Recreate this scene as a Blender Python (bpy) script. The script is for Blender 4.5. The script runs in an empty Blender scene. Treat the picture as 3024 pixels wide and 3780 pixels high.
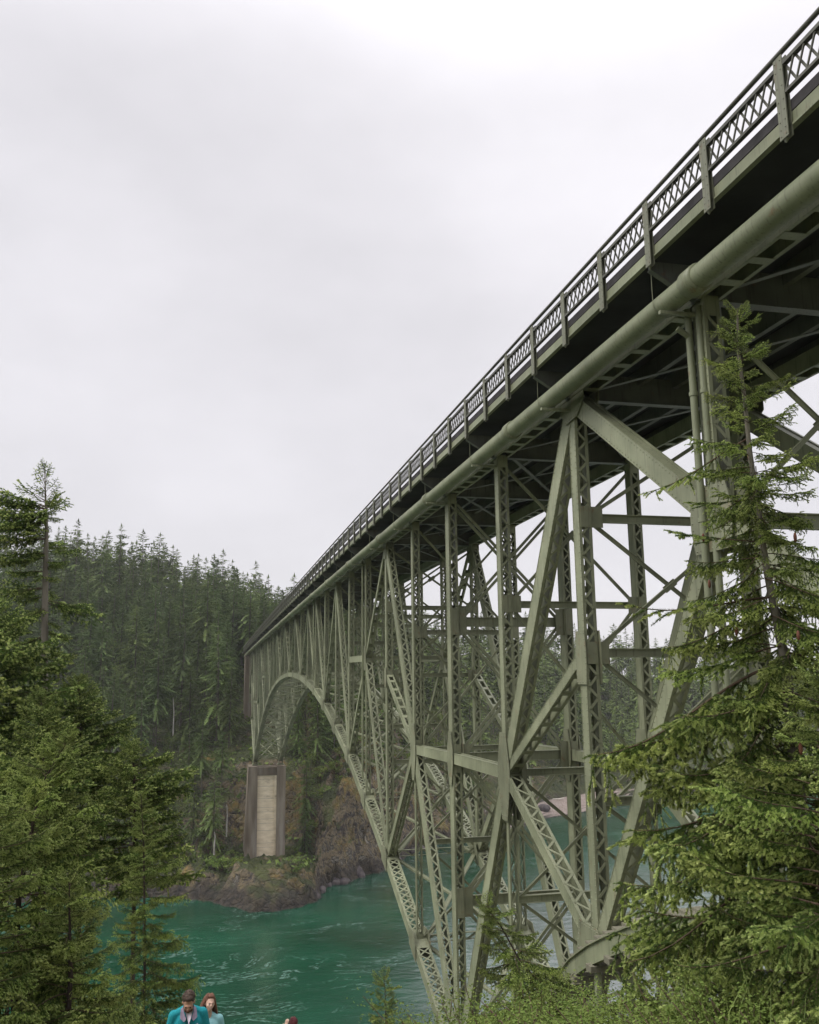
import bpy, math, random
import numpy as np
from mathutils import Vector, Matrix, Quaternion

random.seed(7)
rng = np.random.default_rng(7)
scene = bpy.context.scene
col = scene.collection
R = math.radians

# ------------------------------------------------------------------ camera
cam_d = bpy.data.cameras.new('camera')
cam = bpy.data.objects.new('camera', cam_d)
col.objects.link(cam)
F_PX, YAW, PITCH, ROLL = 3255.85, 0.2247, 0.1874, -0.01065
cam_d.sensor_fit = 'HORIZONTAL'
cam_d.sensor_width = 36.0
cam_d.lens = F_PX / 3024 * 36.0
cam_d.clip_start = 0.1
cam_d.clip_end = 6000
_fw = Vector((math.sin(YAW) * math.cos(PITCH), math.cos(YAW) * math.cos(PITCH), math.sin(PITCH)))
_r = Vector((math.cos(YAW), -math.sin(YAW), 0))
_u = _r.cross(_fw)
_r2 = _r * math.cos(ROLL) + _u * math.sin(ROLL)
_u2 = -_r * math.sin(ROLL) + _u * math.cos(ROLL)
cam.matrix_world = Matrix(((_r2.x, _u2.x, -_fw.x, 0), (_r2.y, _u2.y, -_fw.y, 0), (_r2.z, _u2.z, -_fw.z, 0), (0, 0, 0, 1)))
scene.camera = cam
scene.render.resolution_x, scene.render.resolution_y = 819, 1024

def ray(u, v):
    d = _fw * F_PX + _r2 * (u - 1512) - _u2 * (v - 1890)
    return d.normalized()

# ------------------------------------------------------------------ sky, sun, exposure
SUN_EL, SUN_AZ = R(46), R(-88)            # azimuth measured from +Y towards +X
SUN_DIR = Vector((math.sin(SUN_AZ) * math.cos(SUN_EL), math.cos(SUN_AZ) * math.cos(SUN_EL), math.sin(SUN_EL)))
world = bpy.data.worlds.new('World')
scene.world = world
world.use_nodes = True
wn, wl = world.node_tree.nodes, world.node_tree.links
wn.clear()
w_out = wn.new('ShaderNodeOutputWorld')
w_bg = wn.new('ShaderNodeBackground')
w_bg.inputs['Strength'].default_value = 0.1
w_sky = wn.new('ShaderNodeTexSky')
w_sky.sky_type = 'NISHITA'
w_sky.sun_disc = False
w_sky.sun_elevation = SUN_EL
w_sky.sun_rotation = SUN_AZ
w_tc = wn.new('ShaderNodeTexCoord')
w_noise = wn.new('ShaderNodeTexNoise')
w_noise.inputs['Scale'].default_value = 3.4
w_noise.inputs['Detail'].default_value = 4
w_noise.inputs['Roughness'].default_value = 0.55
w_map = wn.new('ShaderNodeMapping')
w_map.inputs['Scale'].default_value = (1, 1, 2.0)
wl.new(w_tc.outputs['Generated'], w_map.inputs['Vector'])
wl.new(w_map.outputs['Vector'], w_noise.inputs['Vector'])
w_dot = wn.new('ShaderNodeVectorMath'); w_dot.operation = 'DOT_PRODUCT'
wl.new(w_tc.outputs['Generated'], w_dot.inputs[0])
w_dot.inputs[1].default_value = (math.sin(R(40)) * math.cos(R(42)), math.cos(R(40)) * math.cos(R(42)), math.sin(R(42)))   # thinner, brighter cloud over the bridge
w_glow = wn.new('ShaderNodeMapRange')
w_glow.interpolation_type = 'SMOOTHSTEP'
w_glow.inputs['From Min'].default_value = 0.86
w_glow.inputs['From Max'].default_value = 1.0
w_glow.inputs['To Min'].default_value = 0.0
w_glow.inputs['To Max'].default_value = 0.13
wl.new(w_dot.outputs['Value'], w_glow.inputs['Value'])
w_sep = wn.new('ShaderNodeSeparateXYZ')
wl.new(w_tc.outputs['Generated'], w_sep.inputs[0])
w_el = wn.new('ShaderNodeMapRange')            # overcast sky: brighter overhead than at the horizon
w_el.interpolation_type = 'SMOOTHSTEP'
w_el.inputs['From Min'].default_value = 0.56
w_el.inputs['From Max'].default_value = 1.05
w_el.inputs['To Min'].default_value = 0.575
w_el.inputs['To Max'].default_value = 2.5
wl.new(w_sep.outputs['Z'], w_el.inputs['Value'])
w_nr = wn.new('ShaderNodeMapRange')
w_nr.inputs['From Min'].default_value = 0.3
w_nr.inputs['From Max'].default_value = 0.7
w_nr.inputs['To Min'].default_value = 0.93
w_nr.inputs['To Max'].default_value = 1.07
wl.new(w_noise.outputs['Fac'], w_nr.inputs['Value'])
w_m1 = wn.new('ShaderNodeMath'); w_m1.operation = 'MULTIPLY'
wl.new(w_el.outputs[0], w_m1.inputs[0]); wl.new(w_nr.outputs[0], w_m1.inputs[1])
w_a1 = wn.new('ShaderNodeMath'); w_a1.operation = 'ADD'
wl.new(w_m1.outputs[0], w_a1.inputs[0]); wl.new(w_glow.outputs[0], w_a1.inputs[1])
w_cl = wn.new('ShaderNodeVectorMath'); w_cl.operation = 'SCALE'
w_cl.inputs[0].default_value = (7.35, 7.15, 7.45)
wl.new(w_a1.outputs[0], w_cl.inputs['Scale'])
w_mix = wn.new('ShaderNodeMixRGB')
w_mix.inputs['Fac'].default_value = 0.95
wl.new(w_sky.outputs[0], w_mix.inputs['Color1'])
wl.new(w_cl.outputs[0], w_mix.inputs['Color2'])
wl.new(w_mix.outputs[0], w_bg.inputs['Color'])
wl.new(w_bg.outputs[0], w_out.inputs['Surface'])

sun_d = bpy.data.lights.new('sun', 'SUN')
sun_d.energy = 1.15
sun_d.angle = R(30)
sun_d.color = (1.0, 0.97, 0.93)
sun = bpy.data.objects.new('sun', sun_d)
col.objects.link(sun)
sun.rotation_euler = SUN_DIR.to_track_quat('Z', 'Y').to_euler()
sun.location = (0, 0, 200)

scene.view_settings.view_transform = 'Standard'
scene.view_settings.look = 'None'
scene.view_settings.exposure = 0.95
scene.view_settings.gamma = 1.0
scene.view_settings.use_curve_mapping = False
scene.cycles.max_bounces = 6
scene.cycles.diffuse_bounces = 3
scene.cycles.volume_bounces = 0

# ------------------------------------------------------------------ helpers
def tag(o, label=None, cat=None, group=None, kind=None):
    if label: o['label'] = label
    if cat: o['category'] = cat
    if group: o['group'] = group
    if kind: o['kind'] = kind
    return o

def empty(name, loc, label, cat, group=None, rz=0.0):
    o = bpy.data.objects.new(name, None)
    o.empty_display_size = 0.3
    o.location = loc
    o.rotation_euler = (0, 0, rz)
    col.objects.link(o)
    return tag(o, label, cat, group)

def link(name, me, parent=None, mw=None, kind=None):
    o = bpy.data.objects.new(name, me)
    col.objects.link(o)
    if parent is not None:
        o.parent = parent
        if mw is None and parent.type == 'EMPTY':
            o.matrix_parent_inverse = Matrix.Translation(-parent.location)
    if mw is not None:
        o.matrix_basis = mw
    if kind: o['kind'] = kind
    return o

def np_mesh(name, V, Fc, mats, mi=None, smooth=False, sizes=None):
    """V (n,3), Fc (m,k) faces of equal size k; fast mesh creation."""
    me = bpy.data.meshes.new(name)
    V = np.asarray(V, np.float32); Fc = np.asarray(Fc, np.int32)
    m, k = Fc.shape
    me.vertices.add(len(V)); me.vertices.foreach_set('co', V.ravel())
    me.loops.add(m * k); me.loops.foreach_set('vertex_index', Fc.ravel())
    me.polygons.add(m)
    me.polygons.foreach_set('loop_start', np.arange(m, dtype=np.int32) * k)
    me.polygons.foreach_set('loop_total', np.full(m, k, np.int32))
    for mt in mats: me.materials.append(mt)
    if mi is not None: me.polygons.foreach_set('material_index', np.asarray(mi, np.int32))
    if smooth: me.polygons.foreach_set('use_smooth', np.ones(m, bool))
    me.update(calc_edges=True)
    me.validate()
    return me

class MB:
    """collects shapes into one mesh"""
    def __init__(s):
        s.v = []; s.f = []; s.m = []; s.sm = []
    def add(s, vs, fs, mi=0, smooth=False):
        b = len(s.v)
        s.v += [tuple(p) for p in vs]
        for f in fs:
            s.f.append(tuple(b + i for i in f)); s.m.append(mi); s.sm.append(smooth)
    def box8(s, c, ax, ay, az, mi=0):
        c = Vector(c)
        vs = [c + ax * i + ay * j + az * k for i in (-1, 1) for j in (-1, 1) for k in (-1, 1)]
        s.add(vs, [(0, 1, 3, 2), (4, 6, 7, 5), (0, 4, 5, 1), (2, 3, 7, 6), (0, 2, 6, 4), (1, 5, 7, 3)], mi)
    def box(s, x0, x1, y0, y1, z0, z1, mi=0):
        s.box8(((x0 + x1) / 2, (y0 + y1) / 2, (z0 + z1) / 2), Vector(((x1 - x0) / 2, 0, 0)), Vector((0, (y1 - y0) / 2, 0)), Vector((0, 0, (z1 - z0) / 2)), mi)
    def bar(s, a, b, w, h, side=None, mi=0):
        """bar from a to b, w wide along side, h along the third axis"""
        a, b = Vector(a), Vector(b)
        d = b - a
        L = d.length
        if L < 1e-6: return
        d /= L
        sd = Vector(side) if side is not None else Vector((1, 0, 0))
        sd = sd - d * sd.dot(d)
        if sd.length < 1e-4:
            sd = d.orthogonal()
        sd.normalize()
        up = d.cross(sd)
        s.box8((a + b) / 2, d * (L / 2), sd * (w / 2), up * (h / 2), mi)
    def poly_plate(s, pts, thick, axis, mi=0):
        """flat polygon with thickness along axis (pts counter- or clockwise)"""
        ax = Vector(axis) * (thick / 2)
        n = len(pts)
        vs = [Vector(p) - ax for p in pts] + [Vector(p) + ax for p in pts]
        fs = [tuple(range(n))[::-1], tuple(range(n, 2 * n))]
        fs += [(i, (i + 1) % n, n + (i + 1) % n, n + i) for i in range(n)]
        s.add(vs, fs, mi)
    def tube(s, pts, rad, seg=8, mi=0, caps=True, smooth=True):
        pts = [Vector(p) for p in pts]
        if not hasattr(rad, '__len__'): rad = [rad] * len(pts)
        rings = []
        prev = None
        for i, p in enumerate(pts):
            t = (pts[min(i + 1, len(pts) - 1)] - pts[max(i - 1, 0)])
            if t.length < 1e-9: t = Vector((0, 0, 1))
            t.normalize()
            if prev is None:
                sx = t.orthogonal().normalized()
            else:
                sx = (prev - t * prev.dot(t))
                sx = sx.normalized() if sx.length > 1e-5 else t.orthogonal().normalized()
            prev = sx
            sy = t.cross(sx)
            rings.append([p + (sx * math.cos(2 * math.pi * k / seg) + sy * math.sin(2 * math.pi * k / seg)) * rad[i] for k in range(seg)])
        vs = [q for r in rings for q in r]
        fs = []
        for i in range(len(pts) - 1):
            for k in range(seg):
                k2 = (k + 1) % seg
                fs.append((i * seg + k, i * seg + k2, (i + 1) * seg + k2, (i + 1) * seg + k))
        s.add(vs, fs, mi, smooth)
        if caps:
            s.add(rings[0], [tuple(range(seg))[::-1]], mi)
            s.add(rings[-1], [tuple(range(seg))], mi)
    def ball(s, c, r, seg=8, rings=6, mi=0, rot=None):
        c = Vector(c)
        if not hasattr(r, '__len__'): r = (r, r, r)
        vs = []
        for i in range(rings + 1):
            th = math.pi * i / rings
            for k in range(seg):
                ph = 2 * math.pi * k / seg
                p = Vector((r[0] * math.sin(th) * math.cos(ph), r[1] * math.sin(th) * math.sin(ph), r[2] * math.cos(th)))
                if rot is not None: p = rot @ p
                vs.append(c + p)
        fs = []
        for i in range(rings):
            for k in range(seg):
                k2 = (k + 1) % seg
                fs.append((i * seg + k, (i + 1) * seg + k, (i + 1) * seg + k2, i * seg + k2))
        s.add(vs, fs, mi, True)
    def mesh(s, name, mats):
        me = bpy.data.meshes.new(name)
        me.from_pydata(s.v, [], s.f)
        for mt in (mats if isinstance(mats, (list, tuple)) else [mats]): me.materials.append(mt)
        me.polygons.foreach_set('material_index', s.m)
        me.polygons.foreach_set('use_smooth', s.sm)
        me.update()
        return me
    def build(s, name, mats, parent=None, kind=None):
        return link(name, s.mesh(name, mats), parent, None, kind)

def _hash(ix, iy, iz, seed):
    h = (ix.astype(np.int64) * 374761393 + iy.astype(np.int64) * 668265263 + iz.astype(np.int64) * 2147483647 + seed * 974634533) & 0xFFFFFFFF
    h = ((h ^ (h >> 13)) * 1274126177) & 0xFFFFFFFF
    h = h ^ (h >> 16)
    return (h & 0xFFFFFF) / float(0xFFFFFF)

def vnoise(x, y, z=None, seed=0):
    x = np.asarray(x, float); y = np.asarray(y, float)
    z = np.zeros_like(x) if z is None else np.asarray(z, float)
    ix, iy, iz = np.floor(x), np.floor(y), np.floor(z)
    fx, fy, fz = x - ix, y - iy, z - iz
    fx = fx * fx * (3 - 2 * fx); fy = fy * fy * (3 - 2 * fy); fz = fz * fz * (3 - 2 * fz)
    out = 0
    for dx in (0, 1):
        for dy in (0, 1):
            for dz in (0, 1):
                w = (fx if dx else 1 - fx) * (fy if dy else 1 - fy) * (fz if dz else 1 - fz)
                out = out + w * _hash(ix + dx, iy + dy, iz + dz, seed)
    return out * 2 - 1

def fbm(x, y, z=None, octaves=4, seed=0, gain=0.5):
    a, s, out = 1.0, 1.0, 0
    for o in range(octaves):
        out = out + a * vnoise(np.asarray(x) * s, np.asarray(y) * s, None if z is None else np.asarray(z) * s, seed + o)
        a *= gain; s *= 2.03
    return out

# ------------------------------------------------------------------ materials
def new_mat(name):
    m = bpy.data.materials.new(name)
    m.use_nodes = True
    return m, m.node_tree.nodes, m.node_tree.links, m.node_tree.nodes['Principled BSDF']

def noisy(name, c1, c2, scale=3.0, rough=0.6, bump=0.0, bscale=None, c3=None, detail=6, spec=0.3, stretch=None, rand=0.0, coords='Object'):
    """base colour that varies between c1 and c2 (and blotches of c3), optional bump and per-object variation"""
    m, n, l, p = new_mat(name)
    tc = n.new('ShaderNodeTexCoord')
    src = tc.outputs[coords]
    if stretch:
        mp = n.new('ShaderNodeMapping'); mp.inputs['Scale'].default_value = stretch
        l.new(src, mp.inputs['Vector']); src = mp.outputs['Vector']
    nz = n.new('ShaderNodeTexNoise')
    nz.inputs['Scale'].default_value = scale; nz.inputs['Detail'].default_value = detail
    l.new(src, nz.inputs['Vector'])
    cr = n.new('ShaderNodeValToRGB')
    cr.color_ramp.elements[0].position = 0.32; cr.color_ramp.elements[0].color = (*c1, 1)
    cr.color_ramp.elements[1].position = 0.68; cr.color_ramp.elements[1].color = (*c2, 1)
    l.new(nz.outputs['Fac'], cr.inputs['Fac'])
    out = cr.outputs['Color']
    if c3:
        n2 = n.new('ShaderNodeTexNoise'); n2.inputs['Scale'].default_value = scale * 0.37; n2.inputs['Detail'].default_value = 8
        n2.inputs['Roughness'].default_value = 0.65
        l.new(src, n2.inputs['Vector'])
        r2 = n.new('ShaderNodeMapRange'); r2.inputs['From Min'].default_value = 0.56; r2.inputs['From Max'].default_value = 0.70
        l.new(n2.outputs['Fac'], r2.inputs['Value'])
        mx = n.new('ShaderNodeMixRGB'); mx.inputs['Color2'].default_value = (*c3, 1)
        l.new(r2.outputs[0], mx.inputs['Fac']); l.new(out, mx.inputs['Color1'])
        out = mx.outputs['Color']
    if rand:
        oi = n.new('ShaderNodeObjectInfo')
        hs = n.new('ShaderNodeHueSaturation')
        rr = n.new('ShaderNodeMapRange'); rr.inputs['To Min'].default_value = 1 - rand; rr.inputs['To Max'].default_value = 1 + rand
        l.new(oi.outputs['Random'], rr.inputs['Value']); l.new(rr.outputs[0], hs.inputs['Value'])
        r3 = n.new('ShaderNodeMapRange'); r3.inputs['To Min'].default_value = 0.5 - rand * 0.07; r3.inputs['To Max'].default_value = 0.5 + rand * 0.012
        ml = n.new('ShaderNodeMath'); ml.operation = 'MULTIPLY'; ml.inputs[1].default_value = 7.13
        fr = n.new('ShaderNodeMath'); fr.operation = 'FRACT'
        l.new(oi.outputs['Random'], ml.inputs[0]); l.new(ml.outputs[0], fr.inputs[0]); l.new(fr.outputs[0], r3.inputs['Value'])
        l.new(r3.outputs[0], hs.inputs['Hue'])
        l.new(out, hs.inputs['Color']); out = hs.outputs['Color']
    l.new(out, p.inputs['Base Color'])
    p.inputs['Roughness'].default_value = rough
    p.inputs['Specular IOR Level'].default_value = spec
    if bump:
        b = n.new('ShaderNodeBump'); b.inputs['Strength'].default_value = bump; b.inputs['Distance'].default_value = 0.05
        nb = n.new('ShaderNodeTexNoise'); nb.inputs['Scale'].default_value = bscale or scale * 4; nb.inputs['Detail'].default_value = 6
        l.new(src, nb.inputs['Vector'])
        l.new(nb.outputs['Fac'], b.inputs['Height']); l.new(b.outputs[0], p.inputs['Normal'])
    return m

def leafy(name, c1, c2, scale, rand=0.25, trans=0.25, rough=0.65):
    m = noisy(name, c1, c2, scale, rough, 0, None, None, 3, 0.15, None, rand, 'Object')
    n, l = m.node_tree.nodes, m.node_tree.links
    p = n['Principled BSDF']
    if trans:
        tr = n.new('ShaderNodeBsdfTranslucent')
        src = p.inputs['Base Color'].links[0].from_socket
        l.new(src, tr.inputs['Color'])
        mx = n.new('ShaderNodeMixShader'); mx.inputs['Fac'].default_value = trans
        out = n['Material Output']
        l.new(p.outputs[0], mx.inputs[1]); l.new(tr.outputs[0], mx.inputs[2]); l.new(mx.outputs[0], out.inputs['Surface'])
    return m

def steel_paint(name, c1, c2, rust=0.60):
    """weathered sage paint: mottled, with vertical rain streaks, dirt and a little rust bleed"""
    m, n, l, p = new_mat(name)
    tc = n.new('ShaderNodeTexCoord')
    nz = n.new('ShaderNodeTexNoise'); nz.inputs['Scale'].default_value = 1.3; nz.inputs['Detail'].default_value = 8
    l.new(tc.outputs['Object'], nz.inputs['Vector'])
    cr = n.new('ShaderNodeValToRGB')
    cr.color_ramp.elements[0].position = 0.3; cr.color_ramp.elements[0].color = (*c1, 1)
    cr.color_ramp.elements[1].position = 0.7; cr.color_ramp.elements[1].color = (*c2, 1)
    l.new(nz.outputs['Fac'], cr.inputs['Fac'])
    mp = n.new('ShaderNodeMapping'); mp.inputs['Scale'].default_value = (9, 9, 0.5)
    l.new(tc.outputs['Object'], mp.inputs['Vector'])
    st = n.new('ShaderNodeTexNoise'); st.inputs['Scale'].default_value = 1.6; st.inputs['Detail'].default_value = 5
    l.new(mp.outputs[0], st.inputs['Vector'])
    sr = n.new('ShaderNodeMapRange'); sr.inputs['From Min'].default_value = 0.54; sr.inputs['From Max'].default_value = 0.72; sr.inputs['To Max'].default_value = 0.55
    l.new(st.outputs['Fac'], sr.inputs['Value'])
    m1 = n.new('ShaderNodeMixRGB'); m1.inputs['Color2'].default_value = (c1[0] * 0.45, c1[1] * 0.42, c1[2] * 0.42, 1)
    l.new(sr.outputs[0], m1.inputs['Fac']); l.new(cr.outputs[0], m1.inputs['Color1'])
    rn = n.new('ShaderNodeTexNoise'); rn.inputs['Scale'].default_value = 2.7; rn.inputs['Detail'].default_value = 10; rn.inputs['Roughness'].default_value = 0.7
    l.new(tc.outputs['Object'], rn.inputs['Vector'])
    rr = n.new('ShaderNodeMapRange'); rr.inputs['From Min'].default_value = rust; rr.inputs['From Max'].default_value = rust + 0.12; rr.inputs['To Max'].default_value = 0.6
    l.new(rn.outputs['Fac'], rr.inputs['Value'])
    m2 = n.new('ShaderNodeMixRGB'); m2.inputs['Color2'].default_value = (0.16, 0.085, 0.04, 1)
    l.new(rr.outputs[0], m2.inputs['Fac']); l.new(m1.outputs[0], m2.inputs['Color1'])
    pt = n.new('ShaderNodeTexNoise'); pt.inputs['Scale'].default_value = 0.22; pt.inputs['Detail'].default_value = 3      # repainted and chalked areas
    l.new(tc.outputs['Object'], pt.inputs['Vector'])
    pr = n.new('ShaderNodeMapRange'); pr.inputs['From Min'].default_value = 0.35; pr.inputs['From Max'].default_value = 0.65; pr.inputs['To Min'].default_value = 0.80; pr.inputs['To Max'].default_value = 1.16
    l.new(pt.outputs['Fac'], pr.inputs['Value'])
    hs = n.new('ShaderNodeHueSaturation'); l.new(pr.outputs[0], hs.inputs['Value']); l.new(m2.outputs[0], hs.inputs['Color'])
    l.new(hs.outputs[0], p.inputs['Base Color'])
    p.inputs['Roughness'].default_value = 0.5
    p.inputs['Specular IOR Level'].default_value = 0.35
    b = n.new('ShaderNodeBump'); b.inputs['Strength'].default_value = 0.12; b.inputs['Distance'].default_value = 0.02
    l.new(rn.outputs['Fac'], b.inputs['Height']); l.new(b.outputs[0], p.inputs['Normal'])
    return m

M = {}
M['steel'] = steel_paint('sage_painted_steel', (0.180, 0.196, 0.120), (0.265, 0.280, 0.180))
M['gusset'] = steel_paint('rust_bled_gusset_paint', (0.155, 0.166, 0.104), (0.226, 0.236, 0.152), 0.555)
M['post'] = steel_paint('railing_post_paint', (0.115, 0.12, 0.083), (0.165, 0.17, 0.12))
M['rail'] = steel_paint('backlit_railing_paint', (0.07, 0.07, 0.054), (0.11, 0.11, 0.086))  # backlit darkness of the rails put into the paint colour
M['steel_shaded'] = steel_paint('shaded_underdeck_paint', (0.095, 0.10, 0.088), (0.155, 0.162, 0.142))  # darker copy of the steel paint: shade under the deck put into its colour
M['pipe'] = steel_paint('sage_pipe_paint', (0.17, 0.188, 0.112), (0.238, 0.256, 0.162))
M['under'] = noisy('shaded_underdeck_concrete', (0.022, 0.022, 0.024), (0.045, 0.045, 0.046), 0.8, 0.85, 0.2, 8)  # near-black slab, the underside's shade painted into the concrete
M['curb'] = noisy('dark_curb', (0.022, 0.02, 0.021), (0.05, 0.046, 0.048), 2, 0.8, 0.2, 10)  # near-black strip above the edge girder
M['concrete'] = noisy('board_marked_concrete', (0.20, 0.18, 0.155), (0.32, 0.29, 0.24), 0.35, 0.9, 0.3, 3, (0.13, 0.115, 0.10), 8, 0.2, (1, 1, 2.5))
M['concrete_pale'] = noisy('pale_concrete', (0.58, 0.49, 0.35), (0.74, 0.64, 0.48), 0.9, 0.9, 0.4, 4, (0.20, 0.155, 0.105), 8, 0.2, (0.6, 0.6, 1.6))
M['concrete_dark'] = noisy('rain_dark_concrete', (0.105, 0.085, 0.062), (0.21, 0.178, 0.135), 0.5, 0.9, 0.3, 4, (0.24, 0.22, 0.19), 8, 0.2, (2, 2, 0.25))
M['bark'] = noisy('conifer_bark', (0.10, 0.082, 0.065), (0.21, 0.18, 0.15), 5, 0.95, 0.5, 20, (0.07, 0.06, 0.045), 8, 0.1, (1, 1, 0.3))
M['bark_grey'] = noisy('grey_fir_bark', (0.15, 0.135, 0.11), (0.27, 0.245, 0.205), 4, 0.95, 0.5, 16, None, 8, 0.1, (1, 1, 0.3))
M['bark_dark'] = noisy('dark_spruce_bark', (0.035, 0.028, 0.022), (0.075, 0.06, 0.048), 5, 0.95, 0.5, 20, None, 8, 0.1, (1, 1, 0.3))
M['twig'] = noisy('brown_twig', (0.075, 0.05, 0.033), (0.13, 0.09, 0.06), 8, 0.9)
M['far_bark'] = noisy('pale_far_bark', (0.055, 0.050, 0.040), (0.15, 0.135, 0.11), 0.6, 0.95, 0, None, None, 4, 0.1, None, 0.35)
M['snag'] = noisy('bleached_snag_wood', (0.22, 0.205, 0.18), (0.36, 0.34, 0.31), 1.5, 0.9)
M['needle'] = leafy('old_needles', (0.056, 0.104, 0.024), (0.115, 0.178, 0.044), 3.0, 0.22)
M['needle_new'] = leafy('new_needles', (0.34, 0.43, 0.125), (0.50, 0.58, 0.22), 3.0, 0.22)
M['cone'] = noisy('red_brown_cones', (0.10, 0.04, 0.025), (0.15, 0.06, 0.035), 6, 0.8)
M['far_needle'] = leafy('forest_needles', (0.048, 0.086, 0.022), (0.112, 0.164, 0.046), 0.35, 0.30, 0.15)
M['far_leaf'] = leafy('forest_leaves', (0.085, 0.145, 0.03), (0.17, 0.225, 0.055), 0.5, 0.35, 0.2)
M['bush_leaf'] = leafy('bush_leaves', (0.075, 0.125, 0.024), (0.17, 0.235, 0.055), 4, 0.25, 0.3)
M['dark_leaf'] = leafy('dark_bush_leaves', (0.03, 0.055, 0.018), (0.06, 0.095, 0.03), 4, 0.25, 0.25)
M['grass'] = leafy('grass_blades', (0.10, 0.16, 0.035), (0.20, 0.26, 0.08), 3, 0.2, 0.3)
M['boulder'] = noisy('dark_boulder', (0.035, 0.03, 0.035), (0.10, 0.085, 0.08), 1.2, 0.85, 0.6, 4)
M['driftwood'] = noisy('driftwood', (0.4, 0.36, 0.3), (0.6, 0.56, 0.5), 1.5, 0.9)
M['plank'] = noisy('old_plank', (0.13, 0.125, 0.09), (0.21, 0.20, 0.145), 4, 0.9, 0.3, 12, None, 6, 0.2, (1, 6, 1))

# rock and forest floor by slope and height
def terrain_mat():
    m, n, l, p = new_mat('rock_and_forest_floor')
    geo = n.new('ShaderNodeNewGeometry'); tc = n.new('ShaderNodeTexCoord')
    def noise(scale, detail=8, rough=0.6):
        t = n.new('ShaderNodeTexNoise'); t.inputs['Scale'].default_value = scale; t.inputs['Detail'].default_value = detail; t.inputs['Roughness'].default_value = rough
        l.new(tc.outputs['Object'], t.inputs['Vector']); return t.outputs['Fac']
    def ramp(src, *stops):
        c = n.new('ShaderNodeValToRGB')
        e = c.color_ramp.elements
        e[0].position, e[0].color = stops[0][0], (*stops[0][1], 1)
        e[1].position, e[1].color = stops[-1][0], (*stops[-1][1], 1)
        for s in stops[1:-1]:
            k = e.new(s[0]); k.color = (*s[1], 1)
        l.new(src, c.inputs['Fac']); return c.outputs[0]
    def mix(f, a, b):
        x = n.new('ShaderNodeMixRGB'); l.new(f, x.inputs['Fac']); l.new(a, x.inputs['Color1']); l.new(b, x.inputs['Color2']); return x.outputs[0]
    def rng_(src, a, b, t0=0., t1=1.):
        x = n.new('ShaderNodeMapRange'); x.inputs['From Min'].default_value = a; x.inputs['From Max'].default_value = b
        x.inputs['To Min'].default_value = t0; x.inputs['To Max'].default_value = t1
        l.new(src, x.inputs['Value']); return x.outputs[0]
    rock = ramp(noise(0.33, 10, 0.7), (0.32, (0.018, 0.017, 0.018)), (0.43, (0.055, 0.048, 0.042)), (0.52, (0.18, 0.145, 0.09)), (0.59, (0.06, 0.054, 0.044)), (0.70, (0.30, 0.275, 0.225)))
    ochre = ramp(noise(1.1, 6), (0.35, (0.25, 0.155, 0.040)), (0.65, (0.15, 0.15, 0.045)))
    rock = mix(rng_(noise(0.13, 8, 0.7), 0.51, 0.61, 0, 0.8), rock, ochre)
    floor = ramp(noise(0.25, 6), (0.35, (0.035, 0.045, 0.018)), (0.65, (0.075, 0.085, 0.03)))
    sep = n.new('ShaderNodeSeparateXYZ'); l.new(geo.outputs['Normal'], sep.inputs[0])
    ad = n.new('ShaderNodeMath'); ad.operation = 'ADD'
    l.new(sep.outputs['Z'], ad.inputs[0]); l.new(rng_(noise(0.2, 6), 0.3, 0.7, -0.16, 0.16), ad.inputs[1])
    c = mix(rng_(ad.outputs[0], 0.60, 0.78), rock, floor)
    sp = n.new('ShaderNodeSeparateXYZ'); l.new(geo.outputs['Position'], sp.inputs[0])
    # tidal band: dark wet rock with weed
    tide = ramp(noise(0.8, 6), (0.4, (0.022, 0.02, 0.02)), (0.7, (0.075, 0.062, 0.045)))
    zz = n.new('ShaderNodeMath'); zz.operation = 'ADD'
    l.new(sp.outputs['Z'], zz.inputs[0]); l.new(rng_(noise(0.35, 4), 0.3, 0.7, -1.5, 1.5), zz.inputs[1])
    c = mix(rng_(zz.outputs[0], -42.2, -39.5, 0.9, 0.0), c, tide)
    # beach: flat ground just above the water
    bz = rng_(sp.outputs['Z'], -40.6, -40.0, 1.0, 0.0)
    bn = rng_(sep.outputs['Z'], 0.93, 0.975)
    mm = n.new('ShaderNodeMath'); mm.operation = 'MULTIPLY'; l.new(bz, mm.inputs[0]); l.new(bn, mm.inputs[1])
    sand = ramp(noise(0.6, 8), (0.35, (0.25, 0.20, 0.17)), (0.7, (0.36, 0.30, 0.265)))
    c = mix(mm.outputs[0], c, sand)
    l.new(c, p.inputs['Base Color'])
    p.inputs['Roughness'].default_value = 0.9; p.inputs['Specular IOR Level'].default_value = 0.25
    b = n.new('ShaderNodeBump'); b.inputs['Strength'].default_value = 0.9; b.inputs['Distance'].default_value = 0.6
    vo = n.new('ShaderNodeTexVoronoi'); vo.feature = 'DISTANCE_TO_EDGE'; vo.inputs['Scale'].default_value = 0.55
    wv = n.new('ShaderNodeVectorMath'); wv.operation = 'MULTIPLY_ADD'
    nv = n.new('ShaderNodeTexNoise'); nv.inputs['Scale'].default_value = 0.5; nv.inputs['Detail'].default_value = 5
    l.new(tc.outputs['Object'], nv.inputs['Vector']); l.new(nv.outputs['Color'], wv.inputs[0]); wv.inputs[1].default_value = (2.2, 2.2, 2.2); l.new(tc.outputs['Object'], wv.inputs[2])
    l.new(wv.outputs[0], vo.inputs['Vector'])
    cr = rng_(vo.outputs['Distance'], 0.0, 0.16, 0.0, 1.0)
    ha = n.new('ShaderNodeMath'); ha.operation = 'MULTIPLY_ADD'; ha.inputs[1].default_value = 0.45
    l.new(cr, ha.inputs[0]); l.new(noise(0.9, 12, 0.75), ha.inputs[2])
    b.inputs['Distance'].default_value = 0.9
    l.new(ha.outputs[0], b.inputs['Height']); l.new(b.outputs[0], p.inputs['Normal'])
    return m
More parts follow.
